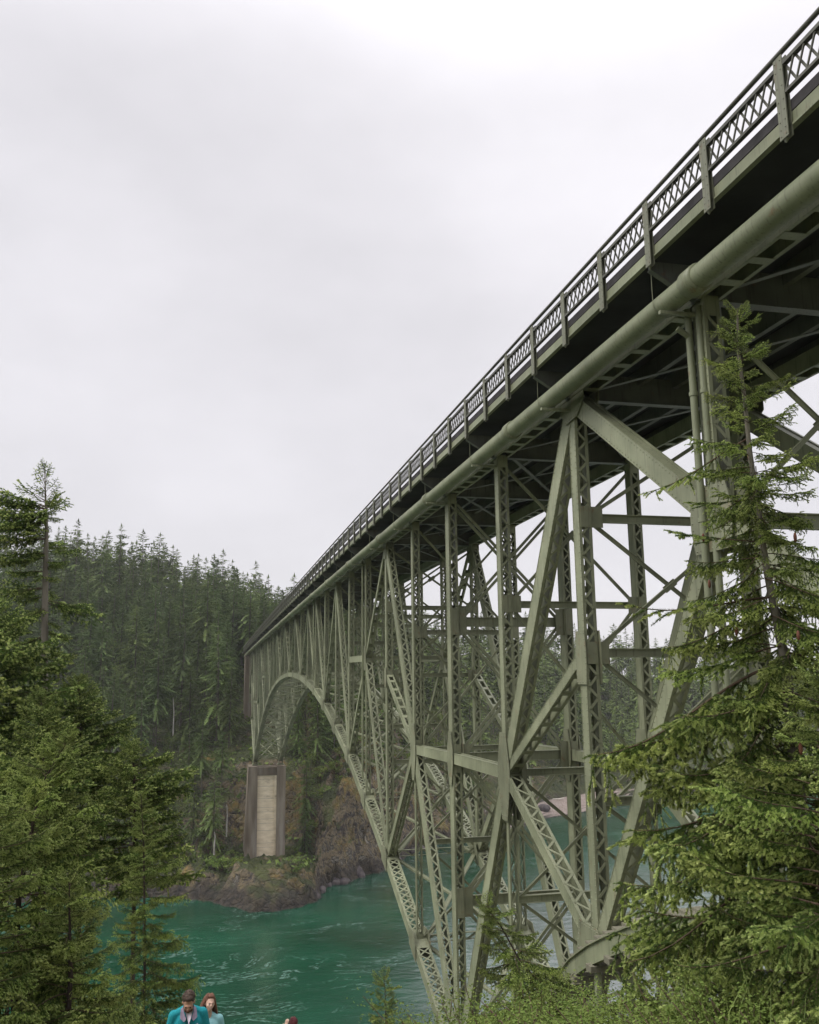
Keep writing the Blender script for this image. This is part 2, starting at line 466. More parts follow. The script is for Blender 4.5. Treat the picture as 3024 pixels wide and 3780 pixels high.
M['terrain'] = terrain_mat()
M['slope'] = noisy('grassy_bluff', (0.045, 0.06, 0.02), (0.11, 0.11, 0.05), 0.9, 0.95, 0.6, 6, (0.15, 0.11, 0.075))

def water_mat():
    m, n, l, p = new_mat('teal_tidal_water')
    tc = n.new('ShaderNodeTexCoord')
    # current streaks: stretched, warped foam lines
    wp = n.new('ShaderNodeTexNoise'); wp.inputs['Scale'].default_value = 0.035; wp.inputs['Detail'].default_value = 3
    l.new(tc.outputs['Object'], wp.inputs['Vector'])
    vm = n.new('ShaderNodeVectorMath'); vm.operation = 'MULTIPLY_ADD'
    l.new(wp.outputs['Color'], vm.inputs[0]); vm.inputs[1].default_value = (34, 34, 0); l.new(tc.outputs['Object'], vm.inputs[2])
    mp = n.new('ShaderNodeMapping'); mp.inputs['Scale'].default_value = (0.045, 0.20, 1)
    l.new(vm.outputs[0], mp.inputs['Vector'])
    fo = n.new('ShaderNodeTexNoise'); fo.inputs['Scale'].default_value = 1.4; fo.inputs['Detail'].default_value = 9; fo.inputs['Roughness'].default_value = 0.62
    l.new(mp.outputs[0], fo.inputs['Vector'])
    rid = n.new('ShaderNodeMath'); rid.operation = 'SUBTRACT'; rid.inputs[1].default_value = 0.5; l.new(fo.outputs['Fac'], rid.inputs[0])
    ab = n.new('ShaderNodeMath'); ab.operation = 'ABSOLUTE'; l.new(rid.outputs[0], ab.inputs[0])
    fr = n.new('ShaderNodeMapRange'); fr.inputs['From Min'].default_value = 0.0; fr.inputs['From Max'].default_value = 0.022; fr.inputs['To Min'].default_value = 1; fr.inputs['To Max'].default_value = 0
    l.new(ab.outputs[0], fr.inputs['Value'])
    msk = n.new('ShaderNodeTexNoise'); msk.inputs['Scale'].default_value = 0.03; msk.inputs['Detail'].default_value = 4
    l.new(tc.outputs['Object'], msk.inputs['Vector'])
    mr = n.new('ShaderNodeMapRange'); mr.inputs['From Min'].default_value = 0.47; mr.inputs['From Min'].default_value = 0.42; mr.inputs['From Max'].default_value = 0.58; mr.inputs['To Max'].default_value = 0.5
    l.new(msk.outputs['Fac'], mr.inputs['Value'])
    brk = n.new('ShaderNodeTexNoise'); brk.inputs['Scale'].default_value = 1.3; brk.inputs['Detail'].default_value = 5
    l.new(tc.outputs['Object'], brk.inputs['Vector'])
    br = n.new('ShaderNodeMapRange'); br.inputs['From Min'].default_value = 0.40; br.inputs['From Max'].default_value = 0.62
    l.new(brk.outputs['Fac'], br.inputs['Value'])
    m1 = n.new('ShaderNodeMath'); m1.operation = 'MULTIPLY'; l.new(fr.outputs[0], m1.inputs[0]); l.new(mr.outputs[0], m1.inputs[1])
    m2 = n.new('ShaderNodeMath'); m2.operation = 'MULTIPLY'; l.new(m1.outputs[0], m2.inputs[0]); l.new(br.outputs[0], m2.inputs[1])
    big = n.new('ShaderNodeTexNoise'); big.inputs['Scale'].default_value = 0.05; big.inputs['Detail'].default_value = 5
    l.new(tc.outputs['Object'], big.inputs['Vector'])
    cr = n.new('ShaderNodeValToRGB')
    cr.color_ramp.elements[0].position = 0.35; cr.color_ramp.elements[0].color = (0.003, 0.031, 0.0145, 1)
    cr.color_ramp.elements[1].position = 0.65; cr.color_ramp.elements[1].color = (0.006, 0.056, 0.029, 1)
    l.new(big.outputs['Fac'], cr.inputs['Fac'])
    mx = n.new('ShaderNodeMixRGB'); mx.inputs['Color2'].default_value = (0.34, 0.46, 0.43, 1)
    l.new(m2.outputs[0], mx.inputs['Fac']); l.new(cr.outputs[0], mx.inputs['Color1'])
    l.new(mx.outputs[0], p.inputs['Base Color'])
    p.inputs['Roughness'].default_value = 0.07
    p.inputs['IOR'].default_value = 1.33
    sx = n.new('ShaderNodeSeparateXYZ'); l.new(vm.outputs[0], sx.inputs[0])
    sky_sheen = n.new('ShaderNodeMapRange'); sky_sheen.interpolation_type = 'SMOOTHSTEP'     # bright sky reflection put into the reflectance on the right, cut on the left
    sky_sheen.inputs['From Min'].default_value = 36; sky_sheen.inputs['From Max'].default_value = 58
    l.new(sx.outputs['X'], sky_sheen.inputs['Value'])
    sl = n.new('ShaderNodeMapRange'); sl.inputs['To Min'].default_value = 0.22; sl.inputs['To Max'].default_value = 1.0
    l.new(sky_sheen.outputs[0], sl.inputs['Value']); l.new(sl.outputs[0], p.inputs['Specular IOR Level'])
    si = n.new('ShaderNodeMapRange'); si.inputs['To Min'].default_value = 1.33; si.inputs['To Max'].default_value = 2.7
    l.new(sky_sheen.outputs[0], si.inputs['Value']); l.new(si.outputs[0], p.inputs['IOR'])
    b = n.new('ShaderNodeBump'); b.inputs['Strength'].default_value = 0.30; b.inputs['Distance'].default_value = 0.35
    w1 = n.new('ShaderNodeTexNoise'); w1.inputs['Scale'].default_value = 0.55; w1.inputs['Detail'].default_value = 8; w1.inputs['Roughness'].default_value = 0.6
    mp2 = n.new('ShaderNodeMapping'); mp2.inputs['Scale'].default_value = (0.7, 1.3, 1)
    l.new(tc.outputs['Object'], mp2.inputs['Vector']); l.new(mp2.outputs[0], w1.inputs['Vector'])
    l.new(w1.outputs['Fac'], b.inputs['Height']); l.new(b.outputs[0], p.inputs['Normal'])
    return m
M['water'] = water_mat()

# ------------------------------------------------------------------ terrain of the far shore
ZW = -44.0
SH_AZ = np.radians([-70, -45, -20, -10.9, -5.9, -1.2, 2.6, 4.55, 6.1, 6.6, 7.6, 9.15, 11.1, 13.5, 19.1, 21.3, 24.1, 28.1, 36, 60])
SH_R = np.array([420, 300, 225, 210.3, 204.8, 201.5, 192.2, 187.6, 188.9, 194.7, 203, 210.2, 219.4, 246.6, 272, 298, 317.5, 348.7, 410, 620.])
# height of the first rock band, height 75 m inland, ridge
BD_AZ = np.radians([-45, -12, -4, 1, 3, 6.4, 7.2, 8.5, 11, 13, 15, 18, 20, 23, 26, 60])
BD_H = np.array([5, 5, 5, 5, 5.5, 5.5, 12, 19, 18, 14, 9, 3.0, 2.2, 2.4, 4, 5])
BD_S = np.array([6, 6, 6, 6, 7, 9, 9, 11, 11, 10, 10, 14, 26, 26, 14, 10])
MD_AZ = np.radians([-45, -12, 0, 4, 7, 12, 16, 22, 30, 60])
MD_Z = np.array([2, 0, 1, 1, 2, -6, -14, -22, -24, -24])
RG_AZ = np.radians([-60, -30, -12.3, -8.4, -5.4, -2.9, 1.1, 4.5, 8, 11, 14.3, 19.5, 26.3, 35.6, 60])
RG_T = np.array([.12, .135, .149, .151, .146, .139, .122, .101, .085, .072, .063, .058, .046, .028, .015])
RG_D = np.array([430, 420, 410, 405, 405, 405, 400, 400, 420, 440, 460, 480, 520, 560, 800.])
TREE_TOP = 23.0

def far_h(r, az, detail=True):
    r = np.asarray(r, float); az = np.asarray(az, float)
    x, y = r * np.sin(az), r * np.cos(az)
    rs = np.interp(az, SH_AZ, SH_R) + 1.6 * fbm(x * 0.11, y * 0.11, None, 3, 3) - 0.5
    s = r - rs
    bh = np.interp(az, BD_AZ, BD_H); bs = np.interp(az, BD_AZ, BD_S)
    mz = np.interp(az, MD_AZ, MD_Z)
    rd = np.interp(az, RG_AZ, RG_D); rz = rd * np.interp(az, RG_AZ, RG_T) - TREE_TOP
    z0 = ZW + bh
    s1 = 78.0
    t0 = np.clip(s / bs, 0, 1)
    za = ZW + bh * (1 - (1 - t0) ** 1.7)
    t1 = np.clip((s - bs) / (s1 - bs), 0, 1)
    zb = z0 + (mz - z0) * t1 ** 0.92
    sr = np.maximum(rd - rs, s1 + 30)
    t2 = np.clip((s - s1) / (sr - s1), 0, 1)
    zc = mz + (rz - mz) * (1 - (1 - t2) ** 1.35)
    t3 = np.clip((s - sr) / 400, 0, 1)
    z = np.where(s < bs, za, np.where(s < s1, zb, zc)) - t3 * t3 * 60
    z = np.where(s < 0, ZW + s * 0.8, z)
    # rocky knob that carries the pier
    kd = np.hypot((x - 14.0) / 10.0, (y - 203) / 15.5) + 0.10 * fbm(x * .2, y * .2, None, 3, 71)
    knob = -37.9 - 15.0 * np.clip(kd - 0.80, 0, 3) ** 1.1
    w = np.clip((1.5 - kd) / 0.5, 0, 1) * np.clip((228 - y) / 18, 0, 1)
    w = w * w * (3 - 2 * w)
    z = z * (1 - w) + np.minimum(np.maximum(z, knob), -37.9) * w
    if detail:
        amp = np.clip(s / 5, 0.25, 1) * np.where(s < 45, 1.0, 0.6)
        rough = np.interp(az, np.radians([-20, 2, 6, 9, 14, 18, 20, 24, 27, 50]), [1, 1, 1.1, 2.2, 2.0, .7, .12, .12, .8, 1])
        rid = 1 - np.abs(vnoise(x * 0.13 + 0.4 * z * 0.1, y * 0.13, z * 0.07, 41)) * 2
        z = z + amp * rough * (1.0 * fbm(x * 0.16, y * 0.16, z * 0.12, 4, 11, 0.55) + 0.6 * rid + 0.9 * np.clip(1.3 - s / 40, .3, 1) * (np.abs(fbm(x * 0.34, y * 0.34, z * 0.25, 3, 61, 0.6)) * 2 - .9))
    return z

def smooth_grid(AZ, Rr, name, mat):
    na, nr = AZ.shape
    Z = far_h(Rr, AZ)
    X, Y = Rr * np.sin(AZ), Rr * np.cos(AZ)
    # push steep rock in and out sideways so that cliffs read as fractured blocks
    d = 1.3 * fbm(X * 0.22, Y * 0.22, Z * 0.25, 4, 23, 0.6)
    near = np.clip(1 - (Rr - np.interp(AZ, SH_AZ, SH_R)) / 60, 0, 1)
    bl = np.interp(AZ, np.radians([-20, 6, 9, 15, 19, 25]), [0.8, 0.9, 1.5, 1.3, 0.15, 0.15])
    X = X + d * near * bl * np.sin(AZ); Y = Y + d * near * bl * np.cos(AZ)
    V = np.stack([X, Y, Z], -1).reshape(-1, 3)
    i = np.arange(na - 1)[:, None] * nr + np.arange(nr - 1)[None]
    Fc = np.stack([i, i + 1, i + nr + 1, i + nr], -1).reshape(-1, 4)
    me = np_mesh(name, V, Fc[:, ::-1], [mat], smooth=False)
    return link(name, me)

az_l = np.radians(np.concatenate([np.arange(-60, -14, 1.0), np.arange(-14, 16, 0.16), np.arange(16, 40, 0.4), np.arange(40, 66, 2)]))
t_l = np.concatenate([np.linspace(-8, 60, 96), np.linspace(62, 260, 50), np.linspace(270, 900, 30)])
AZg, Tg = np.meshgrid(az_l, t_l, indexing='ij')
Rg = np.interp(AZg, SH_AZ, SH_R) + Tg
terrain = smooth_grid(AZg, Rg, 'hillside', M['terrain'])
tag(terrain, 'wooded rocky hillside rising from the far shore', 'hillside', None, 'structure')

# ------------------------------------------------------------------ water and the near bluff
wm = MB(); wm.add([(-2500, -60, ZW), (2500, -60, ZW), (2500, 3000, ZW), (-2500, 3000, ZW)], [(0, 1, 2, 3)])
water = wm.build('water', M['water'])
tag(water, 'teal green tidal water of the channel', 'water', None, 'structure')

def near_h(x, y):
    x = np.asarray(x, float); y = np.asarray(y, float)
    yy = y - 0.10 * np.clip(x, 0, 60) * 0.3
    prof = np.interp(yy, [-60, -10, 0, 4, 8.5, 10, 13, 15, 18, 20, 26, 40, 50, 56, 70], [4, 1.2, -1.66, -3.0, -4.3, -4.75, -5.7, -6.4, -7.65, -9.0, -13.6, -22, -34, -45, -50])
    prof = prof + 0.9 * np.clip((x - 3) / 12, 0, 1) * np.clip(1 - np.abs(yy - 8) / 14, 0, 1)
    prof = prof - 0.25 * np.clip(-x - 2, 0, 30) * np.clip(yy / 12, 0, 1)
    return prof + 0.12 * fbm(x * 0.5, y * 0.5, None, 4, 5) * np.clip(np.hypot(x, y) / 3, 0, 1)
gx = np.concatenate([np.linspace(-120, -20, 25), np.linspace(-19.5, 30, 130), np.linspace(32, 140, 28)])
gy = np.concatenate([np.linspace(-60, -3, 20), np.linspace(-2.6, 30, 100), np.linspace(31, 68, 40)])
GX, GY = np.meshgrid(gx, gy, indexing='ij')
GZ = near_h(GX, GY)
i = np.arange(len(gx) - 1)[:, None] * len(gy) + np.arange(len(gy) - 1)[None]
me = np_mesh('ground', np.stack([GX, GY, GZ], -1).reshape(-1, 3), np.stack([i, i + len(gy), i + len(gy) + 1, i + 1], -1).reshape(-1, 4), [M['slope']], smooth=True)
ground = link('ground', me)
tag(ground, 'grassy bluff sloping down from the viewpoint', 'ground', None, 'structure')

# ------------------------------------------------------------------ the bridge
X1, X2 = 11.3, 17.03
PAN = 7.62
def dz(y): return -3e-5 * max(0.0, y - 10) ** 2
def Yc(i): return 25.24 + (i - 1) * PAN
ZTOP = 9.0
ZB = {1: -7.7, 2: -12.2, 3: -16.5, 4: -13.5, 5: -10.6, 6: -8.1, 7: -5.7, 8: -3.85, 9: -2.15, 10: -0.85, 11: 0.05, 12: 0.7, 13: 1.05, 14: 1.2}
def zb(i): return ZB[i if i <= 14 else 28 - i]
def mir(i): return 28 - i
def P(X, i, z):
    y = Yc(i); return Vector((X, y, z + dz(y)))

BR = empty('bridge', (14.2, 40.0, -17), 'long sage green steel deck truss bridge crossing high over the channel', 'bridge')
steel = M['steel']
LACE_BUDGET = [300]
bar_me = None
def unit_bar():
    global bar_me
    if bar_me is None:
        b = MB(); b.box(-.5, .5, -.5, .5, -.5, .5); bar_me = b.mesh('lacing_bar', steel)
    return bar_me

def lace_bars(A, B, n, wX, d, double, pitch, face, margin):
    """list of (p0, p1) of zigzag bars on the face at +-n"""
    A, B = Vector(A), Vector(B)
    ax = (B - A); L = ax.length; ax /= L
    usable = L - 2 * margin
    if usable < pitch: return []
    k = max(1, int(round(usable / pitch)))
    st = usable / k
    hw = wX / 2 - 0.055
    out = []
    o = n * face
    for j in range(k):
        a = A + ax * (margin + j * st); b = A + ax * (margin + (j + 1) * st)
        s = 1 if j % 2 == 0 else -1
        out.append((a + o + Vector((-hw * s, 0, 0)), b + o + Vector((hw * s, 0, 0)), 0))
        if double:
            out.append((a + o * 1.03 + Vector((hw * s, 0, 0)), b + o * 1.03 + Vector((-hw * s, 0, 0)), 1))
    return out

def laced(name, A, B, wX, d, lace=(1, -1), double=False, pitch=None, mode='lace', end=0.5, strip=None, bar_w=0.078, single_front=False, rivets=False, plate=0.03):
    """built-up member: two side plates, edge angles, end battens and lacing between them"""
    A, B = Vector(A), Vector(B)
    ax = (B - A); L = ax.length; ax /= L
    n = ax.cross(Vector((1, 0, 0))).normalized()
    X = Vector((1, 0, 0))
    strip = strip or min(0.10, wX * 0.24)
    b = MB()
    for s in (1, -1):
        b.box8((A + B) / 2 + X * (s * (wX / 2 - plate / 2)), ax * (L / 2), X * (plate / 2), n * (d / 2))
        for f in (1, -1):
            b.box8((A + B) / 2 + X * (s * (wX / 2 - strip / 2 + 0.012)) + n * (f * (d / 2 + 0.004)), ax * (L / 2), X * (strip / 2), n * 0.009)
    for f in lace:
        for (c, hl) in ((A + ax * (end / 2), end / 2), (B - ax * (end / 2), end / 2)):
            b.box8(c + n * (f * (d / 2 + 0.022)), ax * hl, X * (wX / 2 - 0.01), n * 0.007)
    if mode == 'batten':
        k = int(L / 1.05)
        for j in range(1, k):
            for f in lace:
                b.box8(A + ax * (L * j / k) + n * (f * (d / 2 + 0.018)), ax * 0.14, X * (wX / 2 - 0.01), n * 0.008)
    if mode == 'solid':
        for f in lace:
            b.box8((A + B) / 2 + n * (f * (d / 2 - 0.03)), ax * (L / 2 - 0.01), X * (wX / 2 - 0.035), n * 0.01)
    o = b.build(name, steel, BR)
    if mode == 'lace':
        pitch = pitch or max(0.22, wX * 0.82)
        rest = MB()
        for f in lace:
            bars = lace_bars(A, B, n, wX, d, double, pitch, f * (d / 2 + 0.021), end)
            for (p, q, lay) in bars:
                if single_front and f == single_front and LACE_BUDGET[0] > 0:
                    LACE_BUDGET[0] -= 1
                    dd = q - p; ln = dd.length; dd.normalize()
                    sd = dd.cross(n).normalized()
                    mw = Matrix.Translation((p + q) / 2) @ Matrix((dd, sd, n)).transposed().to_4x4() @ Matrix.Diagonal((ln, bar_w, 0.012, 1))
                    link('lacing_bar', unit_bar(), o, mw)
                else:
                    rest.bar(p, q, bar_w, 0.012, (q - p).cross(n))
        if rest.v:
            link('lacing', rest.mesh('lacing', steel), o, None, 'stuff')
    if rivets:
        rv = MB()
        step = 0.19
        k = int(L / step)
        for s in (-1,):
            for j in range(k + 1):
                for e in (d / 2 - 0.06, -d / 2 + 0.06):
                    c = A + ax * (0.06 + j * step) + n * e + X * (s * wX / 2)
                    r = 0.03
                    rv.add([c + ax * r, c + n * r, c - ax * r, c - n * r, c + X * (s * 0.026)], [(0, 1, 4), (1, 2, 4), (2, 3, 4), (3, 0, 4)])
        link('rivets', rv.mesh('rivets', steel), o, None, 'stuff')
    return o

def gusset(X, c, pts, wX, name='gusset_plate', rivets=False):
    """a plate on either side of the truss plane; pts are (dy, dz) round c"""
    for s in (-1, 1):
        b = MB()
        b.poly_plate([(X + s * (wX / 2 + 0.022), c.y + p[0], c.z + p[1]) for p in pts], 0.025, (1, 0, 0))
        o = b.build(name, M['gusset'], BR)
        if rivets and s < 0:
            rv = MB()
            xs = X - (wX / 2 + 0.022) - 0.0125
            n = len(pts)
            for k in range(n):
                p, q = Vector(pts[k]), Vector(pts[(k + 1) % n])
                m = max(1, int((q - p).length / 0.17))
                for j in range(m):
                    t = p.lerp(q, j / m) * 0.9
                    cc = Vector((xs, c.y + t.x, c.z + t.y)); r = 0.028
                    rv.add([cc + Vector((0, r, 0)), cc + Vector((0, 0, r)), cc + Vector((0, -r, 0)), cc + Vector((0, 0, -r)), cc + Vector((-0.025, 0, 0))], [(0, 4, 1), (1, 4, 2), (2, 4, 3), (3, 4, 0)])
            link('rivets', rv.mesh('rivets', M['gusset']), o, None, 'stuff')

hexa = lambda w, h: [(-w * .55, -h / 2), (w * .55, -h / 2), (w / 2 * 1.3, -h * .12), (w / 2 * 1.3, h * .12), (w * .5, h / 2), (-w * .5, h / 2), (-w / 2 * 1.3, h * .12), (-w / 2 * 1.3, -h * .12)]
def spindle(w, h): return [(-w * .22, -h / 2), (w * .22, -h / 2), (w / 2, -h * .08), (w / 2, h * .10), (w * .25, h / 2), (-w * .25, h / 2), (-w / 2, h * .10), (-w / 2, -h * .08)]

MID = {2: -3.5, 4: -3.7, 6: 1.6, 22: 1.6, 24: -3.7, 26: -3.5}
for X in (X1, X2):
    near = X == X1
    # top chord, two panels a piece, laced underneath
    for i in range(-3, 30, 2):
        laced('top_chord', P(X, i, ZTOP), P(X, min(i + 2, 31), ZTOP), 0.56, 0.50, (1, -1), mode='batten', end=0.35)
    # lower chord
    for i in range(1, 27):
        if i in (1, 26):   # anchor arm side, 1 -> 2 -> 3
            pass
        big = 0.72
        laced('bottom_chord', P(X, i, zb(i)), P(X, i + 1, zb(i + 1)), big, 0.52, (1, -1), True, 0.56, end=0.75, bar_w=0.085, rivets=near and i < 8, strip=0.13)
    # verticals
    for i in range(0, 29):
        j = i if i <= 14 else mir(i)
        lo = {0: 3.5, 2: MID[2], 4: MID[4], 6: MID[6]}.get(j, zb(j) if j >= 1 else 3.5)
        dd = 0.62 if j == 3 else 0.44
        sf = -1 if (near and i in (1, 2, 3, 4, 5)) else False
        laced('truss_post', P(X, i, ZTOP - .2), P(X, i, lo), 0.40, dd, single_front=sf, rivets=near and -1 < i < 6)
        if j in (2, 4, 6):
            laced('hanger_post', P(X, i, lo), P(X, i, zb(j)), 0.32, 0.24, (1, -1), False, 0.5, strip=0.06, bar_w=0.045)
    # diagonals (index, z) pairs
    T = ZTOP - .3
    diag = [((1, T), (2, MID[2]), .42, .66, 'lace'), ((2, MID[2]), (3, zb(3)), .42, .62, 'lace'),
            ((5, T), (4, MID[4]), .42, .62, 'lace'), ((4, MID[4]), (3, zb(3)), .42, .62, 'lace'),
            ((5, T), (6, MID[6]), .40, .30, 'batten'), ((6, MID[6]), (7, zb(7)), .40, .34, 'batten'),
            ((8, T), (7, zb(7)), .42, .48, 'lace'), ((8, T), (9, zb(9)), .40, .32, 'batten'),
            ((10, T), (9, zb(9)), .42, .44, 'lace'), ((11, T), (10, zb(10)), .40, .40, 'lace'),
            ((11, T), (12, zb(12)), .36, .3, 'batten'), ((13, T), (12, zb(12)), .36, .36, 'lace'), ((13, T), (14, zb(14)), .36, .3, 'batten'),
            ((1, 0.73), (2, MID[2]), .42, .34, 'batten'), ((5, 0.3), (4, MID[4]), .42, .30, 'batten'),
            ((2, MID[2]), (1, zb(1)), .50, .40, 'lace'), ((4, MID[4]), (5, zb(5)), .46, .44, 'lace'), ((6, MID[6]), (5, zb(5)), .46, .40, 'lace'),
            ((1, T), (0, 3.5), .42, .54, 'solid'), ((0, 3.5), (-1, -1.4), .42, .52, 'solid'),
            ((1, zb(1)), (0, 3.5), .42, .44, 'lace')]
    for (a, za), (c, zc), w, d, mode in diag:
        for flip in (False, True):
            i0, i1 = (mir(a), mir(c)) if flip else (a, c)
            laced('truss_diagonal', P(X, i0, za), P(X, i1, zc), w, d, mode=mode, rivets=near and not flip and a < 8, single_front=-1 if (near and not flip and a == 1 and c == 2 and za > 5) else False)
    # longitudinal struts
    for (a, za), (c, zc) in (((2, MID[2]), (3, -3.55)), ((3, -3.55), (4, MID[4])), ((6, MID[6]), (7, 1.7))):
        for flip in (False, True):
            i0, i1 = (mir(a), mir(c)) if flip else (a, c)
            laced('longitudinal_strut', P(X, i0, za), P(X, i1, zc), 0.40, 0.44, mode='solid')
    # gussets
    for flip in (False, True):
        g = (lambda i: mir(i)) if flip else (lambda i: i)
        rv = near and not flip
        gusset(X, P(X, g(1), 8.6), [(-1.1, 0.45), (-1.1, -0.15), (-0.55, -0.55), (0.35, -0.62), (0.75, -0.1), (0.75, .45)] if not flip else [(1.1, 0.45), (1.1, -0.15), (0.55, -0.55), (-0.35, -0.62), (-0.75, -0.1), (-0.75, .45)], .47, rivets=rv)
        gusset(X, P(X, g(5), 8.5), spindle(1.1, 1.5), .45, rivets=rv)
        for i in (8, 10, 11, 13): gusset(X, P(X, g(i), 8.6), spindle(0.95, 1.2), .44)
        gusset(X, P(X, g(2), MID[2] - .1), spindle(1.35, 3.2), .46, rivets=rv)
        gusset(X, P(X, g(4), MID[4] - .1), spindle(1.15, 3.0), .46, rivets=rv)
        gusset(X, P(X, g(3), -3.55), spindle(0.95, 2.4), .47, rivets=rv)
        gusset(X, P(X, g(6), MID[6]), hexa(0.75, 1.7), .45, rivets=rv)
        gusset(X, P(X, g(0), 3.5), hexa(1.3, 1.5), .52, rivets=rv)
        gusset(X, P(X, g(1), 0.6), hexa(0.6, 1.6), .45, rivets=rv)
        gusset(X, P(X, g(5), 0.2), hexa(0.5, 1.2), .45)
        gusset(X, P(X, g(1), zb(1)), hexa(1.3, 1.5), .76, rivets=rv)
        gusset(X, P(X, g(3), zb(3) + .3), hexa(1.9, 2.4), .76)
        for i in range(4, 15):
            if flip and i == 14: continue
            c = P(X, g(i), zb(i))
            sl = (zb(min(i + 1, 14)) - zb(i)) / PAN if i < 14 else 0
            sl = -sl if flip else sl
            w, h = (1.5, .9) if i < 10 else (1.1, .8)
            gusset(X, c, [(-w / 2, -h / 2 - sl * w / 2), (w / 2, -h / 2 + sl * w / 2), (w / 2, h * .4 + sl * w / 2), (w * .2, h * .75), (-w * .2, h * .75), (-w / 2, h * .4 - sl * w / 2)], .76, rivets=rv and i < 8)

# sway frames between the two trusses
def cross_strut(i, z, depth=0.26, latt=False, plate=0.0):
    b = MB()
    a, c = P(X1 + .2, i, z), P(X2 - .2, i, z)
    for s in (-1, 1):
        b.bar(a + Vector((0, 0, s * depth / 2)), c + Vector((0, 0, s * depth / 2)), 0.18, 0.03, (0, 1, 0))
    if latt:
        n = 9
        for k in range(n):
            p = a.lerp(c, k / n); q = a.lerp(c, (k + 1) / n)
            s = 1 if k % 2 else -1
            for yo in (-.07, .07):
                b.bar(p + Vector((0, yo, s * depth / 2)), q + Vector((0, yo, -s * depth / 2)), 0.06, 0.012, (q - p).cross(Vector((0, 1, 0))))
    else:
        b.bar(a, c, 0.02, depth - .03, (0, 1, 0))
    return b.build('cross_strut', steel, BR)
def node_plate(i, z, w, h):
    for X, s in ((X1, 1), (X2, -1)):
        c = P(X, i, z)
        yo = -0.265 - (0.09 if i in (3, 25) else 0)
        b = MB(); b.box(X - .17, X + .17, c.y + yo - .012, c.y + yo + .012, c.z - h / 2, c.z + h / 2)
        b.build('node_plate', M['gusset'], BR)
        b = MB(); b.box(min(X + s * .172, X + s * (.172 + w)), max(X + s * .172, X + s * (.172 + w)), c.y - .215, c.y - .185, c.z - h / 2, c.z + h / 2)
        b.build('node_plate', M['gusset'], BR)
def sway(i, z0, z1, w=0.13):
    """X of two slender braces between strut levels z0 and z1 with a centre plate"""
    a, c = P(X1 + .25, i, z0), P(X2 - .25, i, z1)
    e, f = P(X1 + .25, i, z1), P(X2 - .25, i, z0)
    for p, q, yo in ((a, c, -.05), (e, f, .05)):
        b = MB()
        o = Vector((0, yo, 0))
        d = (q - p).normalized(); sd = d.cross(Vector((0, 1, 0)))
        if w < .2:
            b.bar(p + o, q + o, 0.05, w * .85, (0, 1, 0)); b.bar(p + o + sd * (w * .42), q + o + sd * (w * .42), 0.11, .016, (0, 1, 0))
        else:
            for s in (-1, 1):
                b.bar(p + o + sd * (s * w * .4), q + o + sd * (s * w * .4), 0.08, w * .5, (0, 1, 0))
        b.build('sway_brace', steel, BR)
    m = (a + c) / 2
    b = MB(); b.box8(m, (c - a).normalized() * .24, Vector((0, .015, 0)), (c - a).normalized().cross(Vector((0, 1, 0))) * .11)
    b.build('centre_plate', steel, BR)

for i in range(0, 29):
    j = i if i <= 14 else mir(i)
    lev = {0: [3.5], 1: [4.9, 0.73, -3.6, -7.6], 2: [2.85, -3.5, -8.0, -12.0], 3: [2.67, -3.55, -9.75, -15.6], 4: [2.6, -3.7, -8.5, -13.3], 5: [4.6, 0.3, -5.0, -10.4], 6: [4.6, 1.6, -3.2, -7.9],
           7: [4.4, -0.4, -5.5], 8: [3.4, -3.65], 9: [3.6, -1.9], 10: [4.0, -0.7], 11: [4.4, .2], 12: [4.6, .8], 13: [4.8, 1.1], 14: [5, 1.25]}[j]
    prev = 8.4
    for k, z in enumerate(lev):
        heavy = j == 3
        cross_strut(i, z, 0.42 if heavy else (0.24 if k < len(lev) - 1 else 0.34), latt=(k == len(lev) - 1 and j >= 4))
        if heavy: node_plate(i, z, .45, 1.25)
        elif j in (1, 2, 4, 5) and k < 2: node_plate(i, z, .42, .66)
        if j <= 10 or k == 0:
            sway(i, z + .1, prev - .1, 0.26 if heavy else 0.13)
        prev = z
# lateral bracing of the lower chord: an X in every panel
for i in range(1, 27):
    a, c = P(X1 + .3, i, zb(i)), P(X2 - .3, i + 1, zb(i + 1))
    e, f = P(X2 - .3, i, zb(i)), P(X1 + .3, i + 1, zb(i + 1))
    for p, q, h in ((a, c, .03), (e, f, -.06)):
        b = MB(); o = Vector((0, 0, h))
        b.bar(p + o, q + o, 0.24, 0.02, None)
        d = (q - p).normalized(); sd = d.cross(Vector((0, 0, 1))).normalized()
        for s in (-1, 1): b.bar(p + o + sd * (s * .12), q + o + sd * (s * .12), 0.02, 0.11, sd)
        b.build('lateral_brace', steel, BR)

# deck: slab, floor beams, stringers, edge girder
Y0, Y1 = -22.0, 262.0
ys = list(np.linspace(Y0, Y1, 40))
def along(name, x0, x1, z0, z1, mat, parent=BR):
    b = MB()
    vs = []
    for y in ys:
        o = dz(y); vs += [(x0, y, z0 + o), (x1, y, z0 + o), (x1, y, z1 + o), (x0, y, z1 + o)]
    fs = []
    for k in range(len(ys) - 1):
        for e in range(4):
            e2 = (e + 1) % 4
            fs.append((k * 4 + e, k * 4 + e2, k * 4 + 4 + e2, k * 4 + 4 + e))
    fs += [(0, 3, 2, 1), tuple(len(vs) - 4 + q for q in (0, 1, 2, 3))]
    b.add(vs, fs)
    return b.build(name, mat, parent)
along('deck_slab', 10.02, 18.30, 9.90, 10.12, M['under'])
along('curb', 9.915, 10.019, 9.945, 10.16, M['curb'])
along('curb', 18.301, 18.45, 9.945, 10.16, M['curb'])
for x in (9.925, 18.30):
    g = along('edge_girder', x, x + 0.10, 9.66, 9.93, steel)
    along('girder_flange', x - .03, x - .002, 9.655, 9.70, steel, None).parent = g
